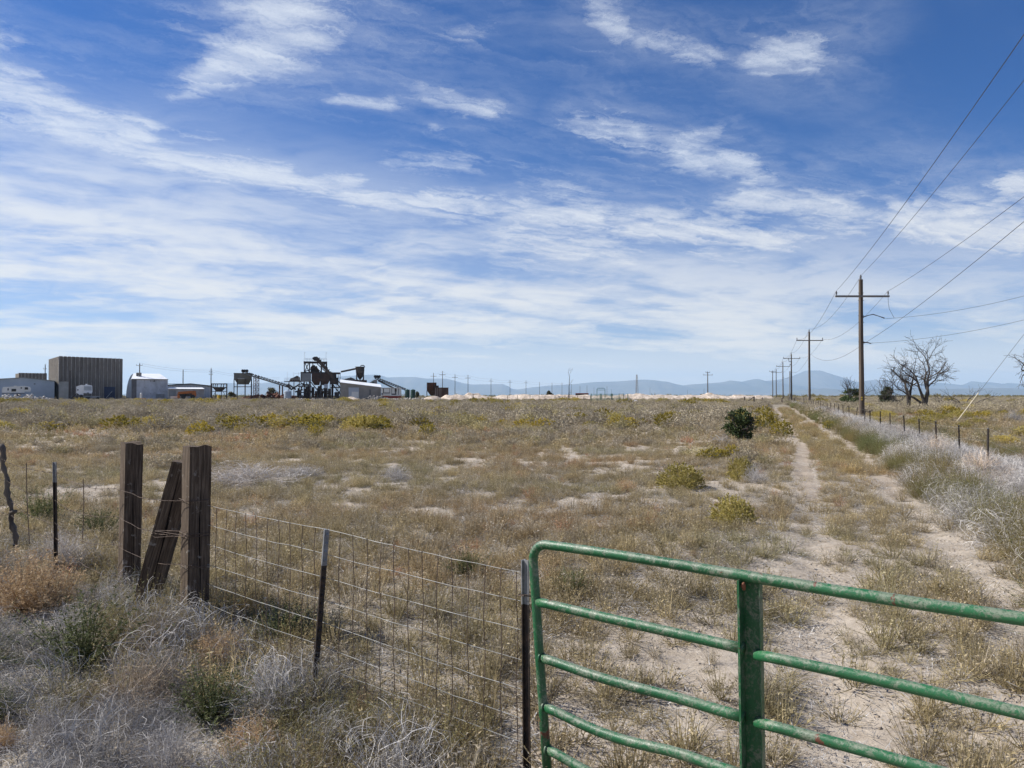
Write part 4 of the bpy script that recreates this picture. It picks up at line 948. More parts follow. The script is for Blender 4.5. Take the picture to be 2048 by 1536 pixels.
def brace(s_, nm='brace'):                           # folded channel standing across the rails
    mb = MB(); X_ = gd; Yv = Vector((-gd.y, gd.x, 0)); z0, z1 = -.22, TR-.015
    def bx(a0, a1, b0, b1):
        def e(a, b, z): return G0+X_*(s_+a+(TR-z)*.012)+Yv*b+Vector((0, 0, z))
        vs = [e(a0, b0, z0), e(a1, b0, z0), e(a1, b1, z0), e(a0, b1, z0), e(a0, b0, z1), e(a1, b0, z1), e(a1, b1, z1), e(a0, b1, z1)]
        mb.add(vs, [(0,3,2,1),(4,5,6,7),(0,1,5,4),(1,2,6,5),(2,3,7,6),(3,0,4,7)])
    bx(-.042, -.039, -.042, .030); bx(-.039, .036, .027, .030); bx(.036, .039, -.004, .030); bx(-.0388, -.033, -.042, -.039)
    part(mb, nm, M['green'], gt)
brace(SB); brace(2.66); 
mb = MB(); c = GP(SB-.040, TR-.035); mb.tube([c+Vector((0, -.036, .012)), c+Vector((0, -.028, 0)), c+Vector((.004, -.03, -.02))], [.004, .011, .006], 8); part(mb, 'bolt', M['rust'], gt, smooth=True)
mb = MB(); c = PX(1047, 1187, 3.93); mb.tube([c+Vector((-.028, -.02, 0)), c+Vector((0, -.045, .004)), c+Vector((.055, -.03, -.004)), c+Vector((.085, 0, -.01)), c+Vector((.06, .04, 0)), c+Vector((0, .05, 0)), c+Vector((-.028, -.02, .004)), c+Vector((.07, -.035, .003)), c+Vector((.10, -.03, -.02))], .0026, 5, False)
single(mb, 'latch_wire', M['rustwire'], 'twisted wire loop tying the green gate to the steel post', 'wire', c)

# ------------------------------------------------------------------ fence along the track
FO = 4.62
rf = thing('post_fence', 'long steel post and wire fence running beside the track to the horizon', 'fence', Vector((FO+.337*15.6, 15.6, 0)))
tm_ = tpost_mesh(1.35, .012); tm2 = tpost_mesh(1.35, .012, False); Ys = [10.4, 13.0, 15.6, 17.8, 20.2, 22.4, 24.7, 27.6, 30.1, 32.9, 35, 38.3, 41, 43.7, 46.8, 49.9, 53, 55.6, 59]; Ys += list(np.arange(62, 150, 3.1)); rg = random.Random(5); tops = []
for i, Y in enumerate(Ys):
    x_ = FO+.337*Y; g = gz(x_, Y); foot = Vector((x_, Y, g-.25)); top = foot+Vector((rg.gauss(0, .03), rg.gauss(0, .03), 1.32 + rg.gauss(0, .03)))
    stick(rf, ORG[rf], tm_ if Y < 50 else tm2, foot, top, R(-70)); tops.append(top)
for k, h in enumerate((.03, .28, .50, .70, .88, 1.0)):
    pts = [t_+Vector((-.01, -.01, -h)) for t_ in tops]; mb = MB(); mb.tube(pts, .0022 if k < 2 else .002, 3, False); part(mb, 'wire', M['wire'], rf)

# ------------------------------------------------------------------ power line
def pole_xy(Y): return 23.3+.337*(Y-50)
def util_pole(px_x, Y, ytop, label, arm=True, group=None, arms=(), r0=.16, r1=.11, yarm=None, detail=False, rz=0., armw=1.75, name='utility_pole'):
    g = gz(px_x, Y); zt = EYE+(HY-ytop)/F*Y; t = thing(name, label, 'utility pole', Vector((px_x, Y, g)), rz, group)
    H = zt-g; mb = MB(); pts = [(0, 0, -.3)]+[(.01*math.sin(i*.9), 0, (H-.35)*i/8) for i in range(1, 9)]; mb.tube(pts, [r0+(r1-r0)*i/8 for i in range(9)], 12); part(mb, 'pole', M['pole'], t, local=True, smooth=False)
    def insulator(x, y, z, s_=1.):
        mb = MB(); mb.lathe([(.02*s_, 0), (.022*s_, .06*s_), (.07*s_, .07*s_), (.05*s_, .12*s_), (.03*s_, .14*s_), (.075*s_, .16*s_), (.05*s_, .22*s_), (.035*s_, .25*s_), (.03*s_, .30*s_)], 8, (x, y, z)); part(mb, 'insulator', M['insul'], t, local=True)
    insulator(0, 0, H-.38, 1.15)
    for (za, hw) in arms:
        mb = MB(); mb.box(-hw, hw, -r1-.13, -r1-.01, za-.06, za+.06); part(mb, 'crossarm', M['arm'], t, local=True)
        for s_ in (-1, 1): insulator(s_*(hw-.08), -r1-.07, za+.062)
    return t, H
za1 = EYE+(HY-593)/F*50-gz(23.3, 50)
P1, H1 = util_pole(23.3, 50, 548, 'nearest wooden utility pole with a wide crossarm and yellow tag', arms=((za1, 1.80),), r0=.175, r1=.13)
mb = MB(); zb = EYE+(HY-634)/F*50-gz(23.3, 50)
mb.tube([(.12, -.05, zb), (.5, -.1, zb+.12), (.75, -.12, zb+.17), (1.1, -.2, zb+.04), (1.45, -.25, zb-.10)], [.045, .028, .035, .025, .04], 6); part(mb, 'bracket_insulator', M['insul'], P1, local=True)
mb = MB(); zn = EYE+(HY-685)/F*50-gz(23.3, 50); mb.tube([(.12, -.05, zn), (.35, -.1, zn), (.6, -.15, zn-.08)], [.05, .04, .03], 6); part(mb, 'neutral_clamp', M['insul'], P1, local=True)
mb = MB(); mb.tube([(1.72, -.2, za1-.06), (1.74, -.2, za1-.5), (1.80, -.2, za1-.85), (2.1, -.25, zb-.10)], .012, 4); part(mb, 'jumper_wire', M['insul'], P1, local=True)
mb = MB()
for dz_ in (0, .14): mb.box(-.11, -.01, -.185, -.168, 1.35+dz_, 1.44+dz_)
part(mb, 'yellow_tag', M['yellow'], P1, local=True)
mb = MB()
for z_ in (za1+.25, za1-.25, zb+.1, zn+.05, zb-.35): mb.tube([(-.2, -.02, z_), (.2, -.02, z_)], .018, 5)
part(mb, 'through_bolt', M['insul'], P1, local=True)
LBL = ['second utility pole along the track with a plain crossarm', 'third utility pole with a cut out switch below its crossarm', 'fourth utility pole with a slim crossarm, far along the track', 'farthest slim utility pole of the line along the track', 'double topped pole standing next to the farthest line pole']
info = [(1619, 658, 100, 681), (1583, 705, 156, 717), (1566, 722, 200, 733), (1552.5, 737, 256, 745)]
poles = [(Vector((23.3, 50, 0)), EYE+(HY-550)/F*50, EYE+(HY-583)/F*50, EYE+(HY-687)/F*50, 1.72)]
for i, (px, yt, Y, ya) in enumerate(info):
    x_ = (px-CX)/F*Y; t, H = util_pole(x_, Y, yt, LBL[i], arms=((EYE+(HY-ya)/F*Y-gz(x_, Y), 1.78),), group='utility poles along the track')
    poles.append((Vector((x_, Y, 0)), EYE+(HY-yt)/F*Y, EYE+(HY-ya+2)/F*Y, EYE+(HY-(708 if i == 0 else ya+.36*(HY-ya)))/F*Y, 1.7))
    if i == 1:
        mb = MB(); z_ = EYE+(HY-725)/F*Y-gz(x_, Y); mb.tube([(0, 0, z_+.3), (-.5, -.1, z_+.1), (-.6, -.1, z_+.9)], .07, 5); mb.tube([(0, 0, z_-.6), (-.4, -.1, z_-.3)], .06, 5); part(mb, 'cut_out_switch', M['insul'], t, local=True)
        mb = MB(); mb.tube([(-.35, 0, -.2), (-.33, 0, H*.62)], .10, 7); part(mb, 'conduit', M['arm'], t, local=True)
P1['group'] = 'utility poles along the track'
x_ = (1545.5-CX)/F*262; util_pole(x_, 262, 740, LBL[4], arms=((EYE+(HY-743)/F*262-gz(x_, 262), 1.2),), group=None)
# the pole beside the viewer that the wires run to, and the service pole off to the side
E0 = Vector((6.45, 0, 0))
P0 = copy_tree(P1); P0.location = (E0.x, E0.y, gz(6.45, 0)); P0['label'] = 'utility pole beside the gate that the near wires run to'
SPx, SPy = 31.2, 42.0; SPt, _ = util_pole(SPx, SPy, 530, 'service pole east of the line, held by the guy wire')
def span(a, b, s_, n=24): return [Vector(a).lerp(Vector(b), i/n)+Vector((0, 0, -4*s_*(i/n)*(1-i/n))) for i in range(n+1)]
def solve_end(a, ex, ey, px, py, s_):
    """height at the far end so that the sagging wire crosses a given sight line"""
    k = (px-CX)/F; t_ = (a.x-k*a.y)/((a.x-ex)-k*(a.y-ey)); Y = a.y+(ey-a.y)*t_; z = EYE+(HY-py)/F*Y
    return a.z+(z+4*s_*t_*(1-t_)-a.z)/t_
defs = [('top', 0, 0, 165), ('outer', -1, 1, 75), ('inner', 1, 1, 395), ('neutral', 0, 2, 445)]
labs = ['topmost power line wire over the pole tops', 'power line wire on the crossarm ends away from the fence field', 'power line wire on the crossarm ends over the far side', 'lowest neutral wire strung mid height on the utility poles']
for (nm, sd, hi_, py), lab in zip(defs, labs):
    pts = []; q_ = [Vector((p_.x+sd*w_+(.12 if hi_ == 2 else 0), p_.y-.15, (zt_, za_, zn_)[hi_])) for p_, zt_, za_, zn_, w_ in poles]
    ex = E0.x+sd*1.72; ez = solve_end(q_[0], ex, 0, 2048, py, .45)
    pts = span(Vector((ex, 0, ez)), q_[0], .45)
    for j in range(len(q_)-1): pts += span(q_[j], q_[j+1], (1.0, .9, .8, .8)[j], 14)[1:]
    mb = MB(); mb.tube(pts, [.009+.00006*p_.y for p_ in pts], 4, False); single(mb, 'power_line', M['line'], lab, 'wire', pts[0])
zb_w = PX(1772, 637, 49.7); zn_w = PX(1742, 686, 49.8)
for a, px, py, lab in ((zb_w, 2048, 592, 'upper service wire running from bracket to service pole'), (zn_w, 2048, 640, 'lower service wire running from the clamp to service pole')):
    ez = solve_end(a, SPx, SPy, px, py, .35); pts = span(a, (SPx, SPy, ez), .35); mb = MB(); mb.tube(pts, .010, 4, False); single(mb, 'service_wire', M['line'], lab, 'wire', a)
ga = gob(1908, 850); k = ga.y/F; g2 = PX(1957, 786, ga.y); g3 = Vector((ga.x+(2048-1908)*k, ga.y, PX(2048, 670, ga.y).z)); dr = g3-g2; g4 = g2+dr*2.6
t = thing('guy_wire', 'slanting guy wire with a pale sleeve, anchored beyond the fence', 'guy wire', ga)
mb = MB(); mb.tube([ga-Vector((.05, 0, .06)), g2], .030, 8); part(mb, 'sleeve', M['sleeve'], t)
mb = MB(); mb.tube([g2, g4], .010, 5); part(mb, 'wire', M['line'], t)

# far line of poles across the flat
fx = [(867,747),(885,743),(910,749.5),(936,751),(982,758),(1020,760.5),(1052,762),(1079,765),(1104,766),(1124,766),(1143,769),(1160,772),(1174,771),(1188,775),(1214,773),(1223,779),(1300,776),(1375,780),(1408,777)]
prev = None; firstp = None
fm_ = MB(); fm_.tube([(0, 0, -.4), (0, 0, 10.0)], [.14, .10], 7); pmh = fm_.mesh('pole', M['pole']); fa = MB(); fa.box(-1.2, 1.2, -.2, -.08, 8.6, 8.75); fah = fa.mesh('crossarm', M['arm'])
lineA = []
for i, (px, yt) in enumerate(fx):
    Y = (10.9-EYE)*F/(HY-yt); p = at(px, Y); t = thing('utility_pole', ('first second third fourth fifth sixth seventh eighth ninth tenth eleventh twelfth thirteenth fourteenth fifteenth sixteenth seventeenth eighteenth nineteenth'.split()[i])+' slim distant utility pole behind the dirt mounds, counted from the rusty hopper', 'utility pole', p, 0, 'distant utility poles behind the mounds')
    link('pole', pmh, t); 
    if Y < 480: link('crossarm', fah, t)
    lineA.append(p+Vector((0, 0, 9.8)))
for k in (0, 1):
    pts = []
    for a, b in zip(lineA[:10], lineA[1:11]): pts += span(a-Vector((0, 0, 1.2*k)), b-Vector((0, 0, 1.2*k)), .5, 6)[:-1]
    mb = MB(); mb.tube(pts, .022, 3, False); single(mb, 'power_line', M['line'], ('upper' if k == 0 else 'lower')+' thin wire along the distant row of poles', 'wire', pts[0])
def farpole(px, yt, Y, lab, arms=()):
    t, H = util_pole((px-CX)/F*Y, Y, yt, lab, arms=[((EYE+(HY-a)/F*Y)-gz((px-CX)/F*Y, Y), w_) for a, w_ in arms], r0=.17, r1=.12); return t
farpole(1415.5, 742, 235, 'double crossarm utility pole standing on the pale mounds', ((745, .7), (750, 1.5)))
tp_ = farpole(279, 725, 216, 'utility pole with round transformers beside the peeling white building', ((731, .9),))
mb = MB()
for dx_ in (-.55, 0, .45): mb.lathe([(.05, 0), (.27, .02), (.27, .85), (.2, .95), (.05, 1.0)], 10, (dx_, -.35, (EYE+(HY-752)/F*216)-gz((279-CX)/F*216, 216)))
part(mb, 'transformer', M['arm'], tp_, local=True)
farpole(366, 738, 240, 'bare grey pole behind the peeling white building')
farpole(422, 735, 235, 'utility pole above the empty hopper stand', ((744, .5), (749, .6)))
farpole(90, 727, 245, 'short utility pole beside the concrete panel building', ((738, .5),))
la = PX(284, 727, 216); lb = PX(422, 740, 235); lc = PX(560, 755, 300)
for k in (0, 1): mb = MB(); mb.tube(span(la-Vector((0, 0, .6*k)), lb-Vector((0, 0, .6*k)), .6)+span(lb-Vector((0, 0, .6*k)), lc-Vector((0, 0, .6*k)), .8)[1:], .02, 3, False); single(mb, 'power_line', M['line'], ('upper' if k == 0 else 'lower')+' thin wire leaving the transformer pole at the plant', 'wire', la)
# tall thin snag and lattice mast
p = at(1138, 170); t = thing('bare_tree', 'tall thin dead snag with two wispy forks beside the corral', 'tree', p); mb = MB(); kk = 170/F
mb.tube([p, p+Vector((0, 0, 26*kk)), p+Vector((.15, 0, 52*kk))], [.13, .09, .05], 6); part(mb, 'trunk', M['deadwood'], t); mb = MB(); rg = random.Random(3)
for d_, z_ in (((-.5, 0, 1), 52), ((.6, 0, 1), 52), ((.5, 0, 1), 30), ((.3, .3, 1), 8), ((-.6, .3, 1), 6)): dead_branches(mb, p+Vector((0, 0, z_*kk)), d_, .03, 8*kk, 2, rg, .4, None, (1, 2), .05, .012)
part(mb, 'crown', M['deadwood'], t)
p = at(1273.5, 420); kk = 420/F; t = thing('lattice_mast', 'slender steel lattice mast on the skyline', 'mast', p); H = 45*kk; mb = MB()
def leg(a, z): return p+Vector((math.cos(a), math.sin(a), 0))*(.9-.55*z/H)+Vector((0, 0, z))
for a in (0, 2.09, 4.19): mb = MB(); mb.tube([leg(a, 0), leg(a, H)], .11, 4); part(mb, 'leg', M['arm'], t)
mb = MB()
for i in range(14):
    for a, b in ((0, 2.09), (2.09, 4.19), (4.19, 0)): mb.tube([leg(a, H*i/14), leg(b, H*(i+1)/14)], .05, 3)
part(mb, 'bracing', M['arm'], t)

#PLANT
exec_plant = True
# ------------------------------------------------------------------ industrial site (distance about 220 m)
class Site:
    """local frame facing the viewer: x in photo columns, z in photo rows, y metres away"""
    def __init__(s, name, label, cat, px0, Y=218., base=797., phi=None, group=None, rockz=None):
        r_ = (px0-CX)/F; s.phi = -math.atan(r_) if phi is None else R(phi); s.px0 = px0; s.Y = Y; s.k = Y/F
        s.fx = s.k/(math.cos(s.phi)-r_*math.sin(s.phi)); s.o = Vector((r_*Y, Y, gz(r_*Y, Y)-.05))
        s.t = thing(name, label, cat, s.o, s.phi, group)
    def x(s, px): return (px-s.px0)*s.fx
    def z(s, py): return EYE+(HY-py)*s.k-s.o.z
    def p(s, px, py, y=0.): return Vector((s.x(px), y, s.z(py)))
    def box(s, a, b, top, bot, y0, y1, mb=None): 
        mb = mb or MB(); mb.box(s.x(a), s.x(b), y0, y1, s.z(bot) if bot is not None else -.3, s.z(top)); return mb
    def part(s, mb, name, m_, parent=None, smooth=False, label=None):
        o = link(name, mb.mesh(name, M[m_], None, smooth), parent or s.t)
        if label: o['label'] = label
        return o

# concrete panel building
s = Site('panel_building', 'tall windowless building of ribbed concrete panels with a navy door', 'building', 117.5, 218, phi=38)
W_ = s.x(252); Dp = 23.; Ht = s.z(712)
n = 16
mb = MB(); mb.box(.35, W_-.35, .35, Dp-.3, -.3, Ht-.4); s.part(mb, 'core', 'darkgrey')
for i in range(n):
    mb = MB(); a = W_*i/n; b = W_*(i+1)/n; d_ = .10 if i % 2 else 0
    mb.box(a+.10, b-.10, .05+d_, .34, -.3, Ht-(.0+.02*i)); pl = s.part(mb, 'panel', 'conc')
    mb = MB(); mb.prism([(a-.09, -.3), (a+.09, -.3), (a+.09, Ht-1.6), (a+.16, Ht-.2), (a-.16, Ht-.2), (a-.09, Ht-1.6)], -.02, .30); s.part(mb, 'rib', 'concrib')
for i in range(9):
    a = Dp*i/9; b = Dp*(i+1)/9; mb = MB(); mb.box(.06, .34, a+.40, b-.12, -.3, Ht-.05); s.part(mb, 'panel', 'conc')
    mb = MB(); mb.box(-.04, .30, b-.10, b+.10, -.3, Ht-.1); s.part(mb, 'rib', 'concrib')
xd = W_*.70; mb = MB(); mb.box(xd, xd+2.9, -.06, .03, -.3, s.z(773)); dr_ = s.part(mb, 'door', 'navy')
mb = MB(); mb.tube([(xd+.5, -.10, .4), (xd+2.1, -.10, 2.4)], .05, 4); s.part(mb, 'diagonal_bar', 'lightsteel', dr_)
mb = MB(); mb.tube([(2.6, -1.6, 0), (2.6, -1.6, s.z(741))], .14, 7); s.part(mb, 'standpipe', 'steel')
# low panel wing behind
s = Site('panel_wing', 'low ribbed concrete building showing over the blue grey shed roof', 'building', 37, 250, phi=40)
for i in range(16):
    a, b = s.x(37+58*i/16), s.x(37+58*(i+1)/16); mb = MB(); mb.box(a+.04, b-.04, 0, .3, -.3, s.z(745.5)); s.part(mb, 'panel', 'concrib' if i % 2 else 'conc')
mb = MB(); mb.box(.1, s.x(95)-.1, .31, 9, -.3, s.z(746.5)); s.part(mb, 'core', 'conc')
# blue-grey shed
s = Site('metal_shed', 'long blue grey metal shed with a shallow gable roof', 'building', -60, 205, phi=31)
poly = [(s.x(-60), -.3), (s.x(117), -.3), (s.x(117), s.z(761)), (s.x(50), s.z(755)), (s.x(-60), s.z(762))]
mb = MB(); mb.prism(poly, 0, 14); s.part(mb, 'wall', 'bluegrey')
for a, b in (((-62, 762.6), (50, 755)), ((50, 755), (119, 761.6))):
    mb = MB(); q0, q1 = s.p(*a), s.p(*b); e = Vector((0, 0, .22)); 
    mb.add([q0+Vector((0,-.4,0)), q1+Vector((0,-.4,0)), q1+Vector((0,14.4,0)), q0+Vector((0,14.4,0)), q0+e+Vector((0,-.4,0)), q1+e+Vector((0,-.4,0)), q1+e+Vector((0,14.4,0)), q0+e+Vector((0,14.4,0))], [(0,3,2,1),(4,5,6,7),(0,1,5,4),(1,2,6,5),(2,3,7,6),(3,0,4,7)]); s.part(mb, 'roof', 'greysheet')
for px in range(-55, 115, 6):
    mb = MB(); mb.box(s.x(px)-.03, s.x(px)+.03, -.03, -.003, 0, s.z(762)); s.part(mb, 'wall_seam', 'bluegrey')
mb = MB(); mb.box(s.x(74)-.2, s.x(74)+.2, -.3, -.04, s.z(768), s.z(766)); s.part(mb, 'wall_lamp', 'darkgrey')
s = Site('lean_to', 'dark grey low shed between the blue grey shed and concrete building', 'building', 118, 208)
mb = s.box(118, 137, 763, None, 0, 6); s.part(mb, 'wall', 'greysheet'); mb = s.box(117.6, 137.5, 762, 763, -.3, 6.3); s.part(mb, 'roof', 'darkgrey')
# travel trailers
def wheels(s, pxs, py, r_, y0=-.05):
    for px in pxs:
        mb = MB(); c = s.p(px, py); M_ = Matrix.Translation(c)@Matrix.Rotation(R(90), 4, 'X'); n0 = len(mb.v); mb.lathe([(r_*.5, -.02), (r_, 0), (r_, .25), (r_*.5, .27)], 12)
        mb.v = [tuple(M_@Vector(v)) for v in mb.v]; w_ = s.part(mb, 'wheel', 'rubber')
s = Site('travel_trailer', 'cream fifth wheel trailer with dark windows parked by the blue grey shed', 'trailer', 4, 200)
mb = MB(); mb.prism([(s.x(4), s.z(788)), (s.x(50), s.z(788)), (s.x(50), s.z(783)), (s.x(62), s.z(783)), (s.x(63), s.z(777)), (s.x(61), s.z(773.5)), (s.x(50), s.z(771.5)), (s.x(6), s.z(774)), (s.x(4), s.z(779))], 0, 2.5); s.part(mb, 'body', 'rvwhite')
for a, b, t_, bo in ((15, 17.5, 776.5, 781), (23, 32.5, 777.5, 783), (41.5, 44.5, 774.5, 777), (50, 57, 774.2, 779)): mb = s.box(a, b, t_, bo, -.04, -.004); s.part(mb, 'window', 'glass')
mb = s.box(4.2, 50, 785.5, 788.5, -.06, -.004); s.part(mb, 'skirt', 'greysheet'); mb = s.box(28, 34, 771.2, 773, .8, 1.6); s.part(mb, 'roof_vent', 'rvwhite')
wheels(s, (36, 40), 790, .38)
s = Site('travel_trailer', 'white trailer end-on in front of the concrete panel building', 'trailer', 152.5, 205)
mb = MB(); mb.prism([(s.x(152.5), s.z(790)), (s.x(167), s.z(790)), (s.x(167), s.z(770.5)), (s.x(163), s.z(769.5)), (s.x(152.5), s.z(773))], 0, 2.6); mb.prism([(s.x(167.1), s.z(786)), (s.x(184), s.z(787)), (s.x(185.2), s.z(783)), (s.x(184.5), s.z(771)), (s.x(176), s.z(769.3)), (s.x(167.1), s.z(770.3))], -.5, 2.6); s.part(mb, 'body', 'plastic')
mb = s.box(168, 183.5, 772.5, 781, -.54, -.505); s.part(mb, 'window', 'lightsteel'); mb = s.box(154.5, 157, 778.5, 781, -.04, -.004); s.part(mb, 'window', 'glass'); mb = s.box(174, 178, 785, 786.6, -.56, -.51); s.part(mb, 'hitch', 'darkgrey'); mb = s.box(171, 174.5, 767.8, 770.4, .5, 1.5); s.part(mb, 'roof_vent', 'plastic')
wheels(s, (162,), 792, .4)
mb = MB(); s2 = s
for a, b in (((176, 787), (176, 797)), ((182, 787), (182, 797))): mb.beam(s.p(*a, .2), s.p(*b, .2), .12)
s.part(mb, 'landing_leg', 'darkgrey')
s = Site('dark_frame', 'dark A shaped steel frame standing before the white trailer', 'frame', 140, 200)
mb = MB(); mb.beam(s.p(141, 798), s.p(154, 787), .25); mb.beam(s.p(154, 787), s.p(167, 797), .25); s.part(mb, 'strut', 'steel'); mb = MB(); mb.beam(s.p(154.5, 798), s.p(154.5, 787.2), .22); s.part(mb, 'post', 'steel'); mb = MB(); mb.beam(s.p(139.5, 798), s.p(139.5, 742), .16); s.part(mb, 'tall_post', 'steel')
s = Site('flatbed_trailer', 'long low dark flatbed parked before the concrete panel building', 'trailer', 168, 203)
mb = s.box(168, 201, 792, 796.5, 0, 2.4); s.part(mb, 'deck', 'greysheet'); wheels(s, (174, 178, 196), 797, .4)
# white roofed buildings
def roofed(name, label, x0, x1, ye, yr, Y, wall, roof, depth=9., inset=0, base=797, gable=None, phi=None):
    s = Site(name, label, 'building', x0, Y, phi=phi); mb = MB(); mb.box(0, s.x(x1), 0, depth, -.3, s.z(ye)); s.part(mb, 'wall', wall)
    zr = s.z(yr); mb = MB(); xa, xb = s.x(x0-1), s.x(x1+1); ins = inset*s.fx
    V = [(xa, -.4, s.z(ye)+.003), (xb, -.4, s.z(ye)+.003), (xb, depth+.4, s.z(ye)+.003), (xa, depth+.4, s.z(ye)+.003), (xa+ins*.3, depth*.5, zr), (xb-ins, depth*.5, zr)]
    mb.add(V, [(0,3,2,1), (0,1,5,4), (1,2,5), (2,3,4,5), (3,0,4)]); s.part(mb, 'roof', roof); return s
s = roofed('peeling_building', 'pale building with peeling paint and a bright white hipped roof', 263, 337, 758.5, 745.5, 212, 'peel', 'whiteroof', 13, inset=16)
mb = MB(); mb.box(.0, s.x(273), -.06, -.004, -.3, s.z(759)); s.part(mb, 'dark_bay', 'darkgrey'); mb = s.box(308, 310.5, 760.5, 763, -.08, -.005); s.part(mb, 'vent', 'glass'); mb = s.box(312, 330, 788, 796, -.08, -.005); s.part(mb, 'patch', 'greysheet'); mb = s.box(263, 338, 757.6, 758.6, -.5, -.41); s.part(mb, 'gutter', 'darkgrey')
s = Site('quonset_hut', 'round topped pale hut half hidden behind the peeling building', 'building', 252, 235)
mb = MB(); n = 12; pr = [(s.x(252)+(1-math.cos(a))*s.x(282)/2, math.sin(a)*s.z(747)) for a in np.linspace(0, PI, n)]; mb.prism(pr, 0, 14); s.part(mb, 'shell', 'rvwhite', smooth=False)
s = Site('long_shed', 'wide low metal shed with a shallow dark edged gable', 'building', 335, 232)
mb = MB(); mb.prism([(s.x(335), -.3), (s.x(423), -.3), (s.x(423), s.z(771.5)), (s.x(382), s.z(767.8)), (s.x(335), s.z(770.5))], 0, 16); s.part(mb, 'wall', 'lightsteel')
mb = MB(); 
for a, b in (((334, 770.6), (382, 767.5)), ((382, 767.5), (424, 771.6))): mb.beam(s.p(*a, -.15), s.p(*b, -.15), .35)
s.part(mb, 'roof_edge', 'darkgrey'); mb = s.box(335, 383, 766.6, 767.5, 6, 8); s.part(mb, 'ridge', 'tank')
for px in range(340, 422, 6): mb = MB(); mb.box(s.x(px)-.03, s.x(px)+.03, -.035, -.004, 0, s.z(772)); s.part(mb, 'wall_seam', 'greysheet')
s = roofed('low_annex', 'low weathered annex with a bright white flat roof', 337, 409.5, 777.5, 774.5, 214, 'tilt', 'whiteroof', 7, inset=4)
mb = s.box(337.5, 352, 780, 792, -.07, -.004); s.part(mb, 'stain_panel', 'greysheet')
s = Site('white_box', 'white oblong box on the ground beside the orange loader', 'box', 341, 206); mb = s.box(341, 355, 792.5, 796.5, 0, 1.2); s.part(mb, 'shell', 'rvwhite'); mb = s.box(341.5, 354.5, 794.2, 794.8, -.03, -.003); s.part(mb, 'rail', 'greysheet')
# orange loader
s = Site('orange_loader', 'rusty orange telescopic loader parked before the low annex', 'vehicle', 355, 205)
mb = s.box(357, 392, 786, 792.5, .3, 2.2); s.part(mb, 'chassis', 'steel'); mb = MB(); mb.prism([(s.x(356), s.z(787)), (s.x(360), s.z(788)), (s.x(392), s.z(786)), (s.x(392), s.z(782)), (s.x(384), s.z(781.5)), (s.x(356), s.z(783.5))], -.1, .28); s.part(mb, 'boom', 'orange')
mb = s.box(370, 378, 783.6, 790, .35, 1.6); s.part(mb, 'cab', 'glass'); mb = s.box(384, 393, 785.5, 793, -.2, 2.1); s.part(mb, 'engine_cover', 'orange'); mb = MB(); mb.prism([(s.x(354.5), s.z(796)), (s.x(361), s.z(796)), (s.x(359), s.z(790)), (s.x(355), s.z(786))], -.1, 1.9); s.part(mb, 'bucket', 'orange')
wheels(s, (367, 386), 793.5, .62)
for px, w_, lab in ((273, 5, 'small orange tub at the foot of the transformer pole'), (285.5, 9, 'larger orange tub beside the transformer pole')):
    s = Site('orange_tub', lab, 'tub', px, 204); mb = MB(); mb.lathe([(.7*w_*.07, 0), (w_*.075, .1), (w_*.08, .48), (w_*.06, .5)], 10); s.part(mb, 'shell', 'orangebright'); mb = MB(); mb.tube([(w_*.08*math.cos(a), w_*.08*math.sin(a), .48) for a in np.linspace(0, 2*PI, 11)], .03, 4, False); s.part(mb, 'rim', 'orange')
s = Site('white_drum', 'white upright drum against the peeling building', 'drum', 282.5, 208); mb = MB(); mb.lathe([(.25, 0), (.3, .1), (.3, 1.4), (.15, 1.6)], 10, (0, 0, .3)); s.part(mb, 'shell', 'rvwhite'); mb = MB(); mb.tube([(0, 0, -.1), (0, 0, .35)], .12, 6); s.part(mb, 'stand', 'greysheet')
# small hopper stand
def legs(s, xs_, top, y0, y1, w_=.3, m_='steel', bot=799):
    for px in xs_:
        for y_ in (y0, y1): mb = MB(); mb.beam(s.p(px, top, y_), s.p(px, bot, y_), w_); s.part(mb, 'leg', m_)
s = Site('hopper_stand', 'small black hopper in an open steel stand over a yellow barrel', 'hopper', 423, 200)
legs(s, (423.5, 454), 767, 0, 3.2, .26); legs(s, (431, 443), 780, .6, 2.4, .16)
mb = MB(); 
for y_ in (0, 3.2): mb.beam(s.p(423, 767.5, y_), s.p(455, 767.5, y_), .22); mb.beam(s.p(423, 783, y_), s.p(455, 783, y_), .14)
s.part(mb, 'beam', 'steel'); mb = MB(); a = s; mb.frustum((s.x(433), s.x(444), 1.1, 2.1, s.z(783)), (s.x(424), s.x(454), .15, 3.0, s.z(774))); s.part(mb, 'hopper', 'steel')
mb = MB()
for px in (426, 430, 434, 442, 447): mb.beam(s.p(px, 774, 1), s.p(px+1, 768, 1), .2)
s.part(mb, 'grating', 'steel'); mb = MB()
for a, b in (((424, 797), (431, 784)), ((454, 797), (447, 784))): mb.beam(s.p(*a, .02), s.p(*b, .02), .12)
s.part(mb, 'cross_brace', 'steel')
s = Site('yellow_barrel', 'yellow barrel standing under the small black hopper', 'barrel', 438.5, 202); mb = MB(); mb.lathe([(.38, 0), (.42, .05), (.42, .6), (.44, .65), (.42, .7), (.42, 1.35), (.38, 1.4)], 12); s.part(mb, 'drum', 'yellow'); mb = MB(); mb.lathe([(.36, 1.402), (.36, 1.43)], 12); s.part(mb, 'lid', 'darkgrey')
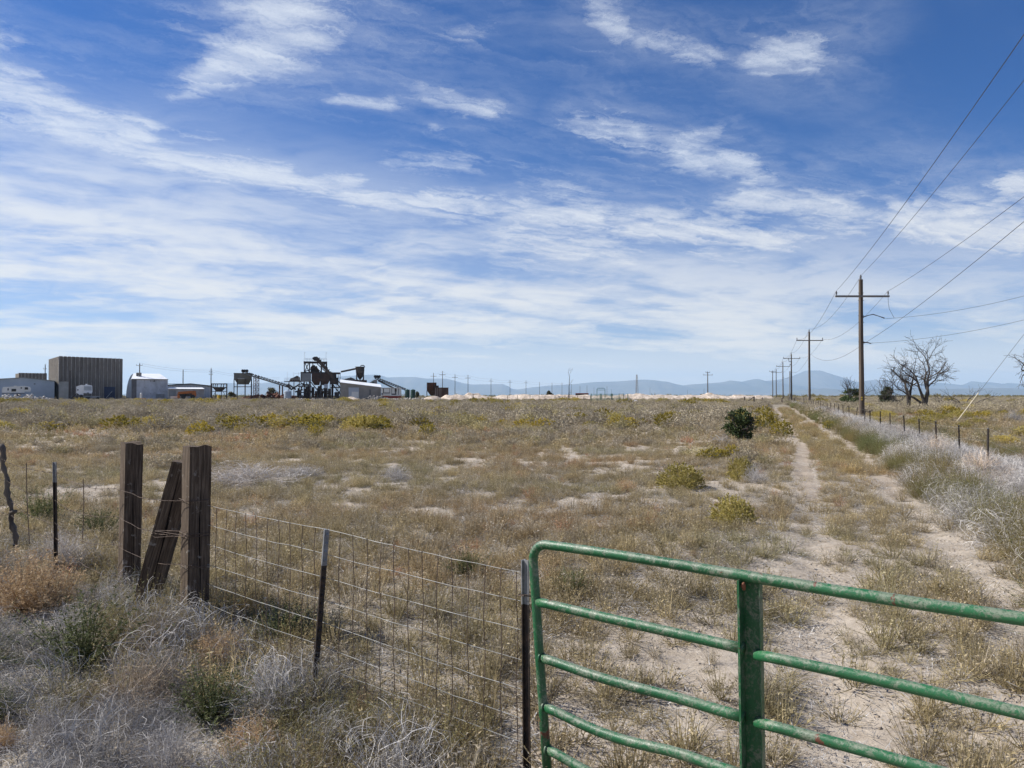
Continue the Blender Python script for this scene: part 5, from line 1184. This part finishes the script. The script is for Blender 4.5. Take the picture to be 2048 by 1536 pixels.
# bin and conveyor
s = Site('storage_bin', 'grey steel storage bin on tall legs fed by the sloping conveyor', 'bin', 467, 212)
mb = s.box(467.5, 504, 746.5, 757.5, 0, 4.6); s.part(mb, 'bin_body', 'binsteel'); mb = MB(); mb.frustum((s.x(476), s.x(498), 1.2, 3.4, s.z(768.5)), (s.x(468), s.x(503.5), .05, 4.5, s.z(757.6))); s.part(mb, 'bin_cone', 'binsteel')
mb = s.box(467, 504.6, 745.8, 746.4, -.1, 4.7); s.part(mb, 'rim', 'greysheet'); mb = s.box(475, 489, 756.6, 757.6, -.1, -.01); s.part(mb, 'ledge', 'lightsteel'); legs(s, (468, 474.5, 490.5, 503.5), 758, .1, 4.4, .24, 'steel', 793 if False else 799)
mb = MB(); 
for y_ in (0, 4.4): mb.beam(s.p(467.5, 773.3, y_), s.p(504, 773.3, y_), .16)
s.part(mb, 'tie_beam', 'steel')
def conveyor(name, label, x0, y0, x1, y1, Y, n, m1='binsteel', w_=1.3, thick=2.6, head=True):
    s = Site(name, label, 'conveyor', x0, Y); a = s.p(x0, y0, 0); b = s.p(x1, y1, 0)
    for y_ in (0, w_):
        mb = MB(); up = Vector((0, 0, thick*s.k)); o_ = Vector((0, y_, 0)); e = Vector((0, .08, 0))
        V = [a+o_-up, b+o_-up, b+o_, a+o_]; V = V+[v+e for v in V]; mb.add(V, [(0,1,2,3),(7,6,5,4),(0,4,5,1),(1,5,6,2),(2,6,7,3),(3,7,4,0)]); s.part(mb, 'truss_side', m1)
    mb = MB(); o_ = Vector((0, .1, .15)); e = Vector((0, w_-.12, 0)); u = Vector((0, 0, .12)); V = [a+o_, b+o_, b+o_+e, a+o_+e]; V = [v for v in V]+[v+u for v in V]; mb.add(V, [(0,3,2,1),(4,5,6,7),(0,1,5,4),(1,2,6,5),(2,3,7,6),(3,0,4,7)]); s.part(mb, 'belt', 'rubber')
    for i in range(n):
        c = a.lerp(b, (i+.5)/n); mb = MB(); d = (b-a).normalized(); mb.tube([c+Vector((0, .06, .0)), c+Vector((0, .06, .50)), c+d*.5+Vector((0, .06, .30))], .13, 5); mb.tube([c+Vector((0, w_-.06, .0)), c+Vector((0, w_-.06, .50))], .10, 5); s.part(mb, 'roller_bracket', 'steel')
    if head:
        for dx_ in (0, 4.2, 8.6):
            mb = MB(); c = s.p(x0+dx_+1.2, y0-3.0, -.1); M_ = Matrix.Translation(c)@Matrix.Rotation(R(-90), 4, 'X'); mb.lathe([(.2, 0), (.42, .02), (.42, w_+.2), (.2, w_+.22)], 10); mb.v = [tuple(M_@Vector(v)) for v in mb.v]; s.part(mb, 'drum', 'rubber')
    return s
s = conveyor('conveyor', 'long sloping belt conveyor rising to the grey storage bin', 484, 744.5, 584, 774, 211, 17)
for xa in ((507.5, 511.5), (514, 518)):
    for x_ in xa: mb = MB(); mb.beam(s.p(x_, 751.5, .4), s.p(x_, 799, .4), .2); s.part(mb, 'support_leg', 'rust')
    mb = MB()
    for i, yy_ in enumerate(range(754, 796, 5)): mb.beam(s.p(xa[i % 2], yy_, .4), s.p(xa[(i+1) % 2], yy_+5, .4), .13)
    s.part(mb, 'lacing', 'rust')
for x_ in (560.5, 566.5): mb = MB(); mb.beam(s.p(x_, 770, .4), s.p(x_, 799, .4), .35); s.part(mb, 'support_leg', 'rust')
# steel tank and drums under the plant
def tank(name, label, px, top, bot, wpx, Y, m_, rib=True):
    s = Site(name, label, 'tank', px, Y); r_ = wpx*s.k/2; z0, z1 = max(-.1, s.z(bot)), s.z(top); mb = MB(); mb.lathe([(r_*.96, z0-.2), (r_, z0), (r_, z1-.25*r_), (r_*.75, z1-.06*r_), (r_*.2, z1)], 20); s.part(mb, 'shell', m_, smooth=False)
    if rib:
        for i in range(1, 4): mb = MB(); z_ = z0+(z1-z0)*i/4; mb.lathe([(r_*1.0, z_-.03), (r_*1.025, z_), (r_*1.0, z_+.03)], 20); s.part(mb, 'hoop', m_)
    mb = MB(); mb.lathe([(r_*.22, z1-.05), (r_*.22, z1+.12)], 10); s.part(mb, 'hatch', m_); return s
tank('steel_tank', 'blue grey open tank below the lower end of the long conveyor', 575.5, 781, 795.5, 14.5, 209, 'bluegrey')
tank('water_tank', 'dark green plastic tank, the one nearer the white trailer', 815, 779, 795.5, 10, 206, 'tank'); tank('water_tank', 'dark green plastic tank, the one nearer the rusty hoppers', 826, 779, 795.8, 9.4, 205, 'tank')
mb = MB(); s = Site('white_pipe', 'thin white standpipe between the two dark green tanks', 'pipe', 820, 203); mb.tube([s.p(820, 799), s.p(820, 780)], .09, 6); s.part(mb, 'pipe', 'rvwhite')
mb = MB(); mb.lathe([(.2, 0), (.2, .1)], 8); s.part(mb, 'flange', 'rvwhite')
# screening tower
s = Site('screening_tower', 'tall dark steel screening tower with railed top deck and hoppers', 'tower', 608, 214)
for px in (608.5, 619, 643, 653.5):
    for y_ in (0, 5): mb = MB(); mb.beam(s.p(px, 723, y_), s.p(px, 799, y_), .30); s.part(mb, 'leg', 'steel')
mb = MB()
for y_ in (0, 5): mb.beam(s.p(607, 724, y_), s.p(654.5, 724, y_), .4); mb.beam(s.p(601, 745, y_), s.p(665, 745, y_), .35)
mb.box(s.x(607.5), s.x(654), 0, 5, s.z(723.6), s.z(722.8)); s.part(mb, 'deck', 'steel')
for py in (716.8, 719): mb = MB(); mb.beam(s.p(608, py, -.1), s.p(653.5, py, -.1), .07); s.part(mb, 'handrail', 'lightsteel')
mb = MB()
for px in np.linspace(608, 653.5, 9): mb.beam(s.p(px, 716.8, -.1), s.p(px, 723, -.1), .06)
s.part(mb, 'baluster', 'lightsteel')
for px in (609, 652): mb = MB(); mb.beam(s.p(px, 704.5, 0), s.p(px, 717, 0), .07); mb.beam(s.p(px, 704.5, 0), s.p(px+1.4, 705.4, 0), .1); s.part(mb, 'lamp_pole', 'lightsteel')
mb = MB()
for a, b in (((609, 724), (618, 744)), ((618, 724), (609, 744)), ((624, 724), (628, 735)), ((634, 727), (652, 744)), ((628, 730), (643, 745)), ((654, 724), (643, 735)), ((608, 744), (627, 735))): mb.beam(s.p(*a, .1), s.p(*b, .1), .24)
s.part(mb, 'cross_brace', 'steel')
mb = MB(); mb.prism([(s.x(621), s.z(744)), (s.x(640), s.z(744)), (s.x(636), s.z(738)), (s.x(634), s.z(731)), (s.x(630), s.z(733)), (s.x(626), s.z(728)), (s.x(621), s.z(734))], 1, 4); s.part(mb, 'screen', 'steel')
# head of the steep conveyor over the deck
mb = MB(); mb.prism([(s.x(624), s.z(716)), (s.x(628), s.z(721.5)), (s.x(633), s.z(722)), (s.x(665), s.z(757)), (s.x(672), s.z(757)), (s.x(640), s.z(719)), (s.x(634), s.z(713)), (s.x(628), s.z(713.4))], -.9, .1-.25); s.part(mb, 'steep_conveyor', 'steel')
for i in range(10):
    c = s.p(638+3.3*i, 717.5+3.9*i, -1.0); mb = MB(); mb.tube([c, c+Vector((.1, 0, .35))], .14, 5); s.part(mb, 'roller_bracket', 'steel')
mb = s.box(601, 621.5, 746.5, 763, -.8, 3.4); s.part(mb, 'panel_bin', 'greysheet'); 
for i in range(1, 6): mb = MB(); x_ = s.x(601+20.5*i/6); mb.box(x_-.05, x_+.05, -.86, -.803, s.z(763), s.z(746.5)); s.part(mb, 'bin_seam', 'greysheet')
mb = s.box(623, 641, 746.6, 761, -.6, 3.4); s.part(mb, 'bin_body', 'darkrust'); mb = s.box(641.8, 660, 746.6, 761, -.6, 3.4); s.part(mb, 'bin_body', 'darkrust')
mb = MB(); mb.frustum((s.x(629), s.x(639), 0, 2.4, s.z(770)), (s.x(623.2), s.x(640.8), -.5, 3.3, s.z(761.1))); s.part(mb, 'bin_cone', 'darkrust'); mb = MB(); mb.frustum((s.x(645), s.x(655), 0, 2.4, s.z(770)), (s.x(642), s.x(659.8), -.5, 3.3, s.z(761.1))); s.part(mb, 'bin_cone', 'darkrust')
for px in (602, 621, 641.4, 660.5): mb = MB(); mb.beam(s.p(px, 746, -.7), s.p(px, 799, -.7), .22); s.part(mb, 'leg', 'steel')
mb = MB(); mb.box(s.x(660.5), s.x(682), -.2, 3.2, s.z(747.4), s.z(744.2)); mb.box(s.x(661), s.x(673), 0, 3, s.z(768), s.z(748)); s.part(mb, 'transfer_box', 'steel')
mb = MB()
for px in (667, 673, 677, 681): mb.beam(s.p(px, 747, .2), s.p(px, 799, .2), .18)
for a, b in (((661, 762), (683, 790)), ((665, 758), (685, 778)), ((662, 775), (683, 775)), ((600, 785), (622, 785)), ((603, 766), (620, 783)), ((630, 783), (660, 783)), ((624, 792), (650, 776)), ((648, 776), (662, 794))): mb.beam(s.p(*a, .3), s.p(*b, .3), .3)
s.part(mb, 'frame', 'steel')
for a, b, t_, bo in ((594, 603, 782, 797), (607, 622, 777, 797), (611, 618, 773, 780), (636, 642, 772, 797), (648, 656, 780, 797)): mb = s.box(a, b, t_, bo, .8, 2.6); s.part(mb, 'machine_housing', 'steel')
mb = s.box(648.5, 656, 768, 776, -.2, -.05); s.part(mb, 'blue_sign', 'shedwhite')
for a, b, t_, bo, y0, m_ in ((595, 599, 776, 799, 1.2, 'darkrust'), (623, 629, 774, 799, 1.0, 'steel'), (630, 634, 783, 799, 1.4, 'rust'), (643, 647, 784, 799, 1.0, 'darkrust'), (657, 663, 777, 799, 1.2, 'steel'), (664, 668, 768, 799, 1.8, 'steel'), (670, 680, 784, 799, 1.2, 'darkgrey'), (606, 619, 768, 771.5, .4, 'steel'), (599, 606, 790, 799, -.2, 'darkgrey'), (674, 678, 755, 768, .5, 'steel'), (620, 668, 795, 799, -1.2, 'conc')): mb = s.box(a, b, t_, bo, y0, y0+1.5); s.part(mb, 'machine_housing', m_)
for i, (a, b) in enumerate((((594, 799), (608, 764)), ((604, 799), (622, 770)), ((612, 764), (626, 790)), ((640, 770), (655, 799)), ((655, 770), (640, 799)), ((662, 747), (684, 768)), ((668, 799), (684, 778)), ((596, 773), (624, 773)), ((622, 764), (640, 786)), ((626, 799), (640, 780)))): mb = MB(); mb.beam(s.p(*a, .6+.2*i), s.p(*b, .6+.2*i), .26); s.part(mb, 'strut', 'steel')
for px, r_ in ((615, .9), (637, .7), (652, 1.0)): mb = MB(); c = s.p(px, 776, 1.5); mb.tube([c, c-Vector((0, 0, 3.2))], r_*.6, 10); s.part(mb, 'cyclone', 'binsteel')
# side platform with stockpile screen
s = Site('side_platform', 'railed steel side platform joining conveyor and screening tower', 'platform', 568, 213)
mb = s.box(568, 602, 762, 763.2, -.2, 3); s.part(mb, 'deck', 'steel')
for py in (756, 758.5): mb = MB(); mb.beam(s.p(568.5, py, -.1), s.p(601, py, -.1), .06); s.part(mb, 'handrail', 'lightsteel')
mb = MB()
for px in np.linspace(568.5, 600, 9): mb.beam(s.p(px, 756, -.1), s.p(px, 762, -.1), .05)
s.part(mb, 'baluster', 'lightsteel')
for px in (578, 588, 599): mb = MB(); mb.beam(s.p(px, 763, 1), s.p(px, 799, 1), .22); s.part(mb, 'leg', 'rust')
mb = MB(); mb.beam(s.p(574.5, 743, .1), s.p(574.5, 762, .1), .06); mb.beam(s.p(587, 743.5, .1), s.p(587, 757, .1), .05); mb.beam(s.p(597, 743.5, .1), s.p(597, 757, .1), .05); mb.beam(s.p(587, 747, .1), s.p(600, 747, .1), .05); s.part(mb, 'lamp_pole', 'lightsteel')
mb = MB(); mb.prism([(s.x(578), s.z(762)), (s.x(601), s.z(762)), (s.x(600), s.z(754)), (s.x(594), s.z(751)), (s.x(588), s.z(754)), (s.x(581), s.z(757))], .5, 2.6); s.part(mb, 'screen_box', 'darkrust')
mb = MB()
for a, b in (((572, 770), (584, 780)), ((576, 768), (592, 779)), ((584, 778), (600, 768)), ((590, 784), (606, 779))): mb.beam(s.p(*a, .2), s.p(*b, .2), .45)
s.part(mb, 'chute', 'steel')
# tall cone silo
s = Site('cone_silo', 'black cone bottomed silo on legs with a pipe loop on top', 'silo', 720, 216)
r_ = 9.2*s.k; mb = MB(); mb.lathe([(r_*.16, s.z(758)), (r_*.9, s.z(745)), (r_*.95, s.z(734.5)), (r_*1.1, s.z(734)), (r_*1.1, s.z(733))], 14, (0, r_, 0)); s.part(mb, 'silo_body', 'steel')
for a in (.6, 2.5, 3.8, 5.6): mb = MB(); c = (r_*.92*math.cos(a), r_+r_*.92*math.sin(a)); mb.beam((c[0], c[1], s.z(738)), (c[0], c[1], -.2), .32); s.part(mb, 'leg', 'steel')
mb = MB()
for a, b in (((712, 757), (728, 770)), ((728, 757), (712, 770)), ((713, 750), (720, 760)), ((727, 750), (720, 760))): mb.beam(s.p(*a, r_*.4), s.p(*b, r_*.4), .2)
s.part(mb, 'cross_brace', 'steel'); mb = MB(); mb.tube([s.p(721.5, 733, r_), s.p(721.5, 731, r_), s.p(723, 730.4, r_), s.p(727.5, 730.4, r_), s.p(728.5, 731.4, r_), s.p(728.5, 733, r_)], .14, 6, False); s.part(mb, 'pipe_loop', 'steel')
mb = MB(); mb.tube([s.p(682, 743.8, 0), s.p(712, 737.2, r_*.5)], .26, 8); s.part(mb, 'feed_pipe', 'steel')
s = Site('screen_deck', 'dark machinery deck behind the white roofed shed', 'machine', 683, 219)
mb = s.box(683, 734, 760, 768, 0, 3); s.part(mb, 'deck', 'darkrust'); mb = MB(); mb.prism([(s.x(686), s.z(760)), (s.x(712), s.z(760)), (s.x(708), s.z(757)), (s.x(702), s.z(754.5)), (s.x(696), s.z(756)), (s.x(690), s.z(758))], .4, 2.4); s.part(mb, 'motor', 'steel')
for py in (757.5, 759): mb = MB(); mb.beam(s.p(683, py, -.1), s.p(711, py, -.1), .06); s.part(mb, 'handrail', 'lightsteel')
# white-roofed shed
s = Site('siding_shed', 'grey sided shed with a bright white slanting roof and white door', 'building', 681, 206)
zt_ = lambda px: s.z(765.5+(px-681)*.115)
mb = MB(); mb.prism([(0, -.3), (s.x(763), -.3), (s.x(763), zt_(763)), (0, zt_(681))], .2, 6); s.part(mb, 'wall', 'siding')
for i in range(10):
    z0 = .3*i; 
    for (a, b) in ((681, 697), (718.5, 735)): mb = MB(); mb.box(s.x(a)+.05, s.x(b), .12, .195, z0+.05, z0+.31); s.part(mb, 'siding_board', 'siding')
mb = MB(); V = [(s.x(680), -.3, zt_(680)+.03), (s.x(764), -.3, zt_(764)+.03), (s.x(764), 6.2, zt_(764)+.03), (s.x(680), 6.2, zt_(680)+.03)]; V += [(a, b, c+(1.0 if b > 0 else .12)) for a, b, c in V]
mb.add(V, [(0,3,2,1),(4,5,6,7),(0,1,5,4),(1,2,6,5),(2,3,7,6),(3,0,4,7)]); s.part(mb, 'roof', 'whiteroof')
mb = s.box(697.2, 718.2, 775, 796, .10, .19); dr_ = s.part(mb, 'door', 'shedwhite'); mb = s.box(703.5, 717.5, 783.5, 796, .05, .095); s.part(mb, 'door_panel', 'rvwhite', dr_); mb = s.box(739.5, 742, 779, 794, .1, .19); s.part(mb, 'side_door', 'darkgrey')
# pale machinery trailer on a red skirt
s = Site('machinery_trailer', 'cream processing trailer on a red skirt beside the green tanks', 'trailer', 762, 205)
mb = s.box(762.5, 803, 776, 790.5, .4, 2.8); s.part(mb, 'body', 'darkgrey'); mb = s.box(762, 802, 775.2, 776.4, .1, 2.9); s.part(mb, 'top_rail', 'rvwhite'); mb = s.box(762, 802, 790, 791.4, .1, .39); s.part(mb, 'bottom_rail', 'rvwhite')
for a, b, t_, bo in ((762.5, 766, 777, 786), (768, 779, 777, 785), (780, 783, 776.5, 790), (784, 790, 777, 787), (793, 796, 776.5, 790), (797.5, 803, 776, 791), (766, 780, 787, 789.4)): mb = s.box(a, b, t_, bo, .15, .38); s.part(mb, 'panel', 'rvwhite')
mb = s.box(789.5, 793.5, 777.5, 783, .12, .39); s.part(mb, 'engine', 'steel'); mb = s.box(764, 803, 791.6, 796.5, .3, 2.6); s.part(mb, 'skirt', 'redpaint')
s = conveyor('conveyor', 'second sloping conveyor dropping towards the green tanks', 749, 756, 812, 780, 222, 14, 'steel', 1.2, 1.4, True)
s = Site('transfer_hopper', 'pale jumbled hopper under the head of the second conveyor', 'hopper', 735, 221); mb = MB(); mb.prism([(s.x(735), s.z(768)), (s.x(754), s.z(773)), (s.x(754.5), s.z(760)), (s.x(749), s.z(759))], 0, 2); s.part(mb, 'chute', 'siding'); mb = MB(); mb.beam(s.p(756, 761, .5), s.p(788, 776, .5), .45); s.part(mb, 'strut', 'steel'); mb = s.box(744, 748, 764, 769, -.2, -.02); s.part(mb, 'guard', 'tank'); mb = MB(); mb.beam(s.p(745, 768, 1), s.p(745, 799, 1), .3); s.part(mb, 'post', 'steel')
# rusty hoppers
s = Site('rusty_hopper', 'tall rusty ribbed hopper on legs at the edge of the yard', 'hopper', 853, 204)
mb = s.box(853.5, 873, 765, 781, 0, 3); s.part(mb, 'body', 'darkrust')
for px in (855, 858, 861.5, 865, 868.5): mb = s.box(px, px+1.1, 765.3, 781, -.15, -.004); s.part(mb, 'rib', 'rust')
mb = MB(); mb.frustum((s.x(861), s.x(868), .8, 2.2, s.z(791)), (s.x(854), s.x(872.5), .05, 2.9, s.z(781.1))); s.part(mb, 'cone', 'darkrust'); legs(s, (853.8, 872.6), 781, .1, 2.9, .2)
s = Site('rusty_box', 'dark rusty steel box with pale ribs beside the tall rusty hopper', 'container', 868, 202)
mb = s.box(868.5, 877.5, 771, 777, 1, 3); s.part(mb, 'raised_end', 'darkrust'); mb = s.box(868.5, 897, 775.6, 797, 0, .98); s.part(mb, 'body', 'darkrust')
for px in (870.5, 874, 878, 881.5): mb = s.box(px, px+.7, 775.5, 793, -.13, -.004); s.part(mb, 'rib', 'siding')
mb = s.box(868.2, 897.3, 775, 775.6, -.1, 1.0); s.part(mb, 'rim', 'steel')

# rubble, mounds
def rocks(name, label, x0, x1, top, Y, m_, n, seed, sz=.35, depth=3., kind='stuff'):
    rg = random.Random(seed); mb = MB(); c0 = at((x0+x1)/2, Y)
    for i in range(n):
        u = rg.random(); px = x0+(x1-x0)*u; env = math.sin(PI*min(max(u, .03), .97))**.5; y_ = Y+rg.uniform(-depth/2, depth/2); p = at(px, y_); hmax = max(.2, (HY-top)/F*Y+EYE-p.z)*env*(.6+.4*math.sin(u*19+seed)**2)
        z_ = rg.random()**1.2*hmax*(1-abs(y_-Y)/depth); s_ = sz*rg.uniform(.45, 1.4)
        M_ = Matrix.Translation(p+Vector((0, 0, z_)))@Matrix.Rotation(rg.random()*6, 4, 'Z')@Matrix.Rotation(rg.gauss(0, .6), 4, 'X')
        vs = [M_@Vector((a*s_*rg.uniform(.5, 1), b*s_*rg.uniform(.5, 1), c*s_*rg.uniform(.3, .6))) for a, b, c in ((1,0,0),(0,1,0),(-1,0,0),(0,-1,0),(.5,.5,1),(-.5,.5,1),(-.5,-.5,1),(.5,-.5,1),(0,0,-1))]
        mb.add(vs, [(0,1,4),(1,5,4),(1,2,5),(2,6,5),(2,3,6),(3,7,6),(3,0,7),(0,4,7),(4,5,6,7),(1,0,8),(2,1,8),(3,2,8),(0,3,8)])
    single(mb, name, M[m_], label, 'rubble', c0, kind=kind)
rocks('rubble_pile', 'pale broken rubble heaped along the foot of the blue grey shed', -40, 106, 787, 196, 'rockpale', 420, 1, .45, 4)
rocks('rubble_pile', 'pale rubble strewn in front of the plant yard', 230, 500, 797.5, 176, 'rockpale', 150, 2, .25, 14)
rocks('rubble_pile', 'dark broken concrete slabs heaped before the siding shed', 728, 776, 791.5, 196, 'rockdark', 220, 3, .6, 3)
rocks('rubble_pile', 'pale rubble scattered below the green tanks', 772, 880, 795.5, 192, 'rockpale', 160, 4, .4, 6)
rocks('rubble_pile', 'scattered pale debris around the screening tower', 520, 690, 796.5, 190, 'rockpale', 150, 5, .3, 8)
rocks('scrap_heap', 'rusty scrap heap beneath the long conveyor', 488, 600, 784.5, 216, 'rust', 240, 6, .7, 4)
def mound(label, x0, x1, prof, Y, depth, seed, m_='mound'):
    px = np.linspace(x0, x1, max(30, int((x1-x0)*1.4))); H = np.interp(px, [p_[0] for p_ in prof], [p_[1] for p_ in prof]); k = Y/F; X = (px-CX)/F*Y
    rows = []
    for u in np.linspace(-1, 1, 26):
        yy_ = np.full_like(X, Y+u*depth/2); g = groundz(X, yy_)-.1
        n_ = fbm(X*.35+u*1.3, yy_*.35, seed, 5); rid = np.abs(2*fbm(X*.25+u*.8, yy_*.2, seed+9, 3)-1)
        top = (HY-H)*k+EYE-g; edge = sstep(0, .05, (px-x0)/(x1-x0))*sstep(0, .05, (x1-px)/(x1-x0))
        sh = np.clip(1-abs(u)**1.1+(n_-.5)*.55*(1-u*u)-rid*.25*(1-u*u), 0, 1.12)
        rows.append(np.stack([X, yy_, g+np.maximum(top, .05)*edge*sh*(.97)], -1))
    V = np.stack(rows, 0); a, b = V.shape[:2]; ii = np.arange(a*b).reshape(a, b); f = np.stack([ii[:-1,:-1], ii[:-1,1:], ii[1:,1:], ii[1:,:-1]], -1).reshape(-1, 4)
    o = link('dirt_mound', npmesh('dirt_mound', V.reshape(-1, 3), f, [M[m_]], smooth=False)); tag(o, label, 'mound')
mound('rounded pale gravel mound just before the rusty hopper', 846, 884, [(846, 797), (858, 791), (868, 789.5), (878, 793), (884, 797)], 194, 6, 11)
mound('bright cut bank of pale dirt east of the rusty boxes', 878, 950, [(878, 796), (893, 787.5), (905, 788.3), (950, 790)], 198, 8, 12)
mound('brown peaked dirt heap on top of the pale bank', 926, 966, [(926, 791), (936, 783), (947, 782.4), (958, 787), (966, 792)], 208, 6, 13)
mound('long flat pale bank between peaked heap and dead snag', 940, 1125, [(940, 790), (985, 791.5), (1000, 789), (1025, 788.5), (1070, 788.5), (1100, 787.8), (1125, 789)], 201, 9, 14)
mound('striped pale bank behind the corral', 1100, 1262, [(1100, 789.5), (1120, 787.3), (1150, 789.5), (1200, 790), (1262, 789)], 203, 9, 15)
mound('pale furrowed bank east of the corral', 1245, 1372, [(1245, 789.5), (1275, 787.6), (1310, 788.5), (1340, 790), (1372, 789.6)], 205, 9, 16)
mound('pale heaped ridge with the double crossarm pole on it', 1360, 1470, [(1360, 789), (1395, 788.5), (1414, 785.4), (1430, 788), (1450, 788.8), (1470, 789.5)], 206, 10, 17)
mound('last low pale bank before the track', 1462, 1545, [(1462, 789), (1480, 788), (1500, 789.6), (1545, 791)], 208, 8, 18)
mound('tan gravel heap below the siding shed door', 683, 720, [(683, 797), (695, 793.5), (703, 792.6), (712, 794.5), (720, 798)], 195, 5, 19)
# far bushes behind the plant
for px, top, w_, lab, Y in ((546, 774, 22, 'dark green bush seen under the long conveyor', 260), (462, 781, 22, 'low dark bush between hopper stand and bin', 265), (834.5, 782, 6, 'narrow dark bush beyond the green tanks', 262), (1101, 781, 12, 'small dark bush on top of the striped bank', 212)):
    p = at(px, Y); k = Y/F; r2 = np.random.RandomState(int(px)); zt_ = PX(px, top, Y).z-p.z; bl = [((r2.rand()-.5)*w_*k*.8, (r2.rand()-.5)*1.5, zt_*(.25+.5*r2.rand()), w_*k*.22, 1., zt_*.22) for i in range(9)]
    t = thing('far_bush', lab, 'bush', p); link('crown', leaves_cloud(bl, 1500, .22, int(px), M['farleaf']), t); mb = MB(); mb.tube([p, p+Vector((.1, 0, zt_*.5))], [.12, .05], 5); part(mb, 'trunk', M['deadwood'], t)
# corral
Yc = 150.; kc = Yc/F; c0 = at(1182, Yc); t = thing('corral', 'green tube panel livestock corral with an arched gate frame', 'corral', c0)
def panel(a, b, y0, y1):
    A_ = at(a, y0); B_ = at(b, y1); h = 1.62
    for i in range(6): mb = MB(); z_ = .2+i*.28; mb.tube([A_+Vector((0, 0, z_)), B_+Vector((0, 0, z_))], .03, 4); part(mb, 'rail', M['corral'], t)
    for q_ in (A_, B_): mb = MB(); mb.tube([q_, q_+Vector((0, 0, h+.1))], .045, 4); part(mb, 'upright', M['corral'], t)
for a, b, y0, y1 in ((1182, 1203, 150, 149), (1203.5, 1224, 149, 149), (1224.5, 1238, 149, 150), (1238.5, 1246, 150, 152), (1246.5, 1256, 152, 154), (1182.5, 1200, 150.5, 158), (1201, 1222, 158, 158), (1222.5, 1255.5, 158, 155), (1238, 1242, 150.5, 157)): panel(a, b, y0, y1)
A_ = at(1194, 149.5); B_ = at(1210, 149.5); zt_ = 28*kc; mb = MB(); mb.tube([A_, A_+Vector((0, 0, zt_-.2)), A_+Vector((.2, 0, zt_)), B_+Vector((-.2, 0, zt_)), B_+Vector((0, 0, zt_-.2)), B_], .05, 5); mb.tube([A_+Vector((0, 0, zt_-.35)), B_+Vector((0, 0, zt_-.35))], .035, 4); part(mb, 'arch', M['corral'], t)
# wooden rail fence west of corral
t = thing('rail_fence', 'thin post and rail fence running from the bank to the corral', 'fence', at(1090, 165))
xsf = [1015, 1035, 1060, 1078, 1090, 1110, 1130, 1155, 1168, 1181]
for px in xsf: p = at(px, 165); mb = MB(); mb.tube([p, p+Vector((0, 0, 1.35))], .05, 4); part(mb, 'post', M['wood_rail'], t)
for i, h in enumerate((.5, 1.0)):
    for a, b in zip(xsf[3:], xsf[4:]): mb = MB(); mb.tube([at(a, 165)+Vector((0, 0, h)), at(b, 165)+Vector((0, 0, h))], .035, 4); part(mb, 'rail', M['wood_rail'], t)
# white sheet heap, wooden H brace, far dark buildings
p = at(1268, 138); mb = MB(); r2 = np.random.RandomState(5); n = 14; G_ = []
V = []; 
for j in range(5):
    for i in range(n): u = i/(n-1); V.append((p.x+(u-.5)*1.7, p.y+(j-2)*.25, p.z+.62*math.sin(PI*u)**.6*(1-abs(j-2)/2.2)*(.75+.35*r2.rand())*(1.1-.5*abs(u-.65))))
mb.add(V, [(j*n+i, j*n+i+1, (j+1)*n+i+1, (j+1)*n+i) for j in range(4) for i in range(n-1)]); single(mb, 'white_sheet', M['plastic'], 'crumpled white sheet lying in the weeds beside the corral', 'sheet', p)
t = thing('timber_brace', 'dark timber fence brace with one diagonal rail by the track end', 'fence brace', at(1500, 120))
mb = MB(); mb.tube([at(1489, 120), at(1489, 120)+Vector((0, 0, 1.15))], .12, 7); part(mb, 'post', M['wood_rail'], t); mb = MB(); mb.tube([at(1508, 120), at(1508, 120)+Vector((0, 0, 1.2))], .12, 7); part(mb, 'post', M['wood_rail'], t)
mb = MB(); mb.tube([at(1490, 120)+Vector((0, 0, .15)), at(1507, 120)+Vector((0, 0, 1.1))], .09, 6); part(mb, 'diagonal_rail', M['wood_rail'], t); mb = MB(); mb.tube([at(1490, 120)+Vector((0, 0, .12)), at(1508, 120)+Vector((0, 0, .1))], .08, 6); part(mb, 'bottom_rail', M['wood_rail'], t)
for px, Y in ((1563.5, 128), (1588, 146), (1525, 160)):
    p = at(px, Y); mb = MB(); mb.tube([p, p+Vector((.02, 0, .9))], [.13, .10], 7); mb.lathe([(.1, .9), (.06, .95)], 6, p); single(mb, 'timber_stub', M['wood_rail'], {1563: 'stout timber stub close to the fourth utility pole foot', 1588: 'stout timber stub beside the third utility pole foot', 1525: 'lone timber stub on the last pale bank'}[int(px)], 'post', p)
s = Site('far_shed', 'long dark red shed roof just over the striped bank', 'building', 1151, 300); mb = s.box(1151, 1177, 787.5, 791, 0, 8); s.part(mb, 'wall', 'darkrust'); mb = MB(); mb.prism([(s.x(1150), s.z(787.6)), (s.x(1178), s.z(787.6)), (s.x(1176), s.z(786.3)), (s.x(1152), s.z(786.3))], -.3, 8.3); s.part(mb, 'roof', 'redpaint')

# ------------------------------------------------------------------ haze
mb = MB(); mb.box(-31000, 31000, -500, 31000, -6.5, 900)
def haze():
    m_ = bpy.data.materials.new('haze'); m_.use_nodes = True; t = NT(m_.node_tree); t.n.clear(); o_ = t.new('ShaderNodeOutputMaterial'); v_ = t.new('ShaderNodeVolumePrincipled')
    v_.inputs['Color'].default_value = (.50, .73, 1.0, 1); v_.inputs['Density'].default_value = 4.5e-5; v_.inputs['Anisotropy'].default_value = .1
    t.l.new(v_.outputs[0], o_.inputs['Volume']); return m_
o = link('haze', mb.mesh('haze', haze())); tag(o, 'pale blue haze over the far mountains', kind='stuff')
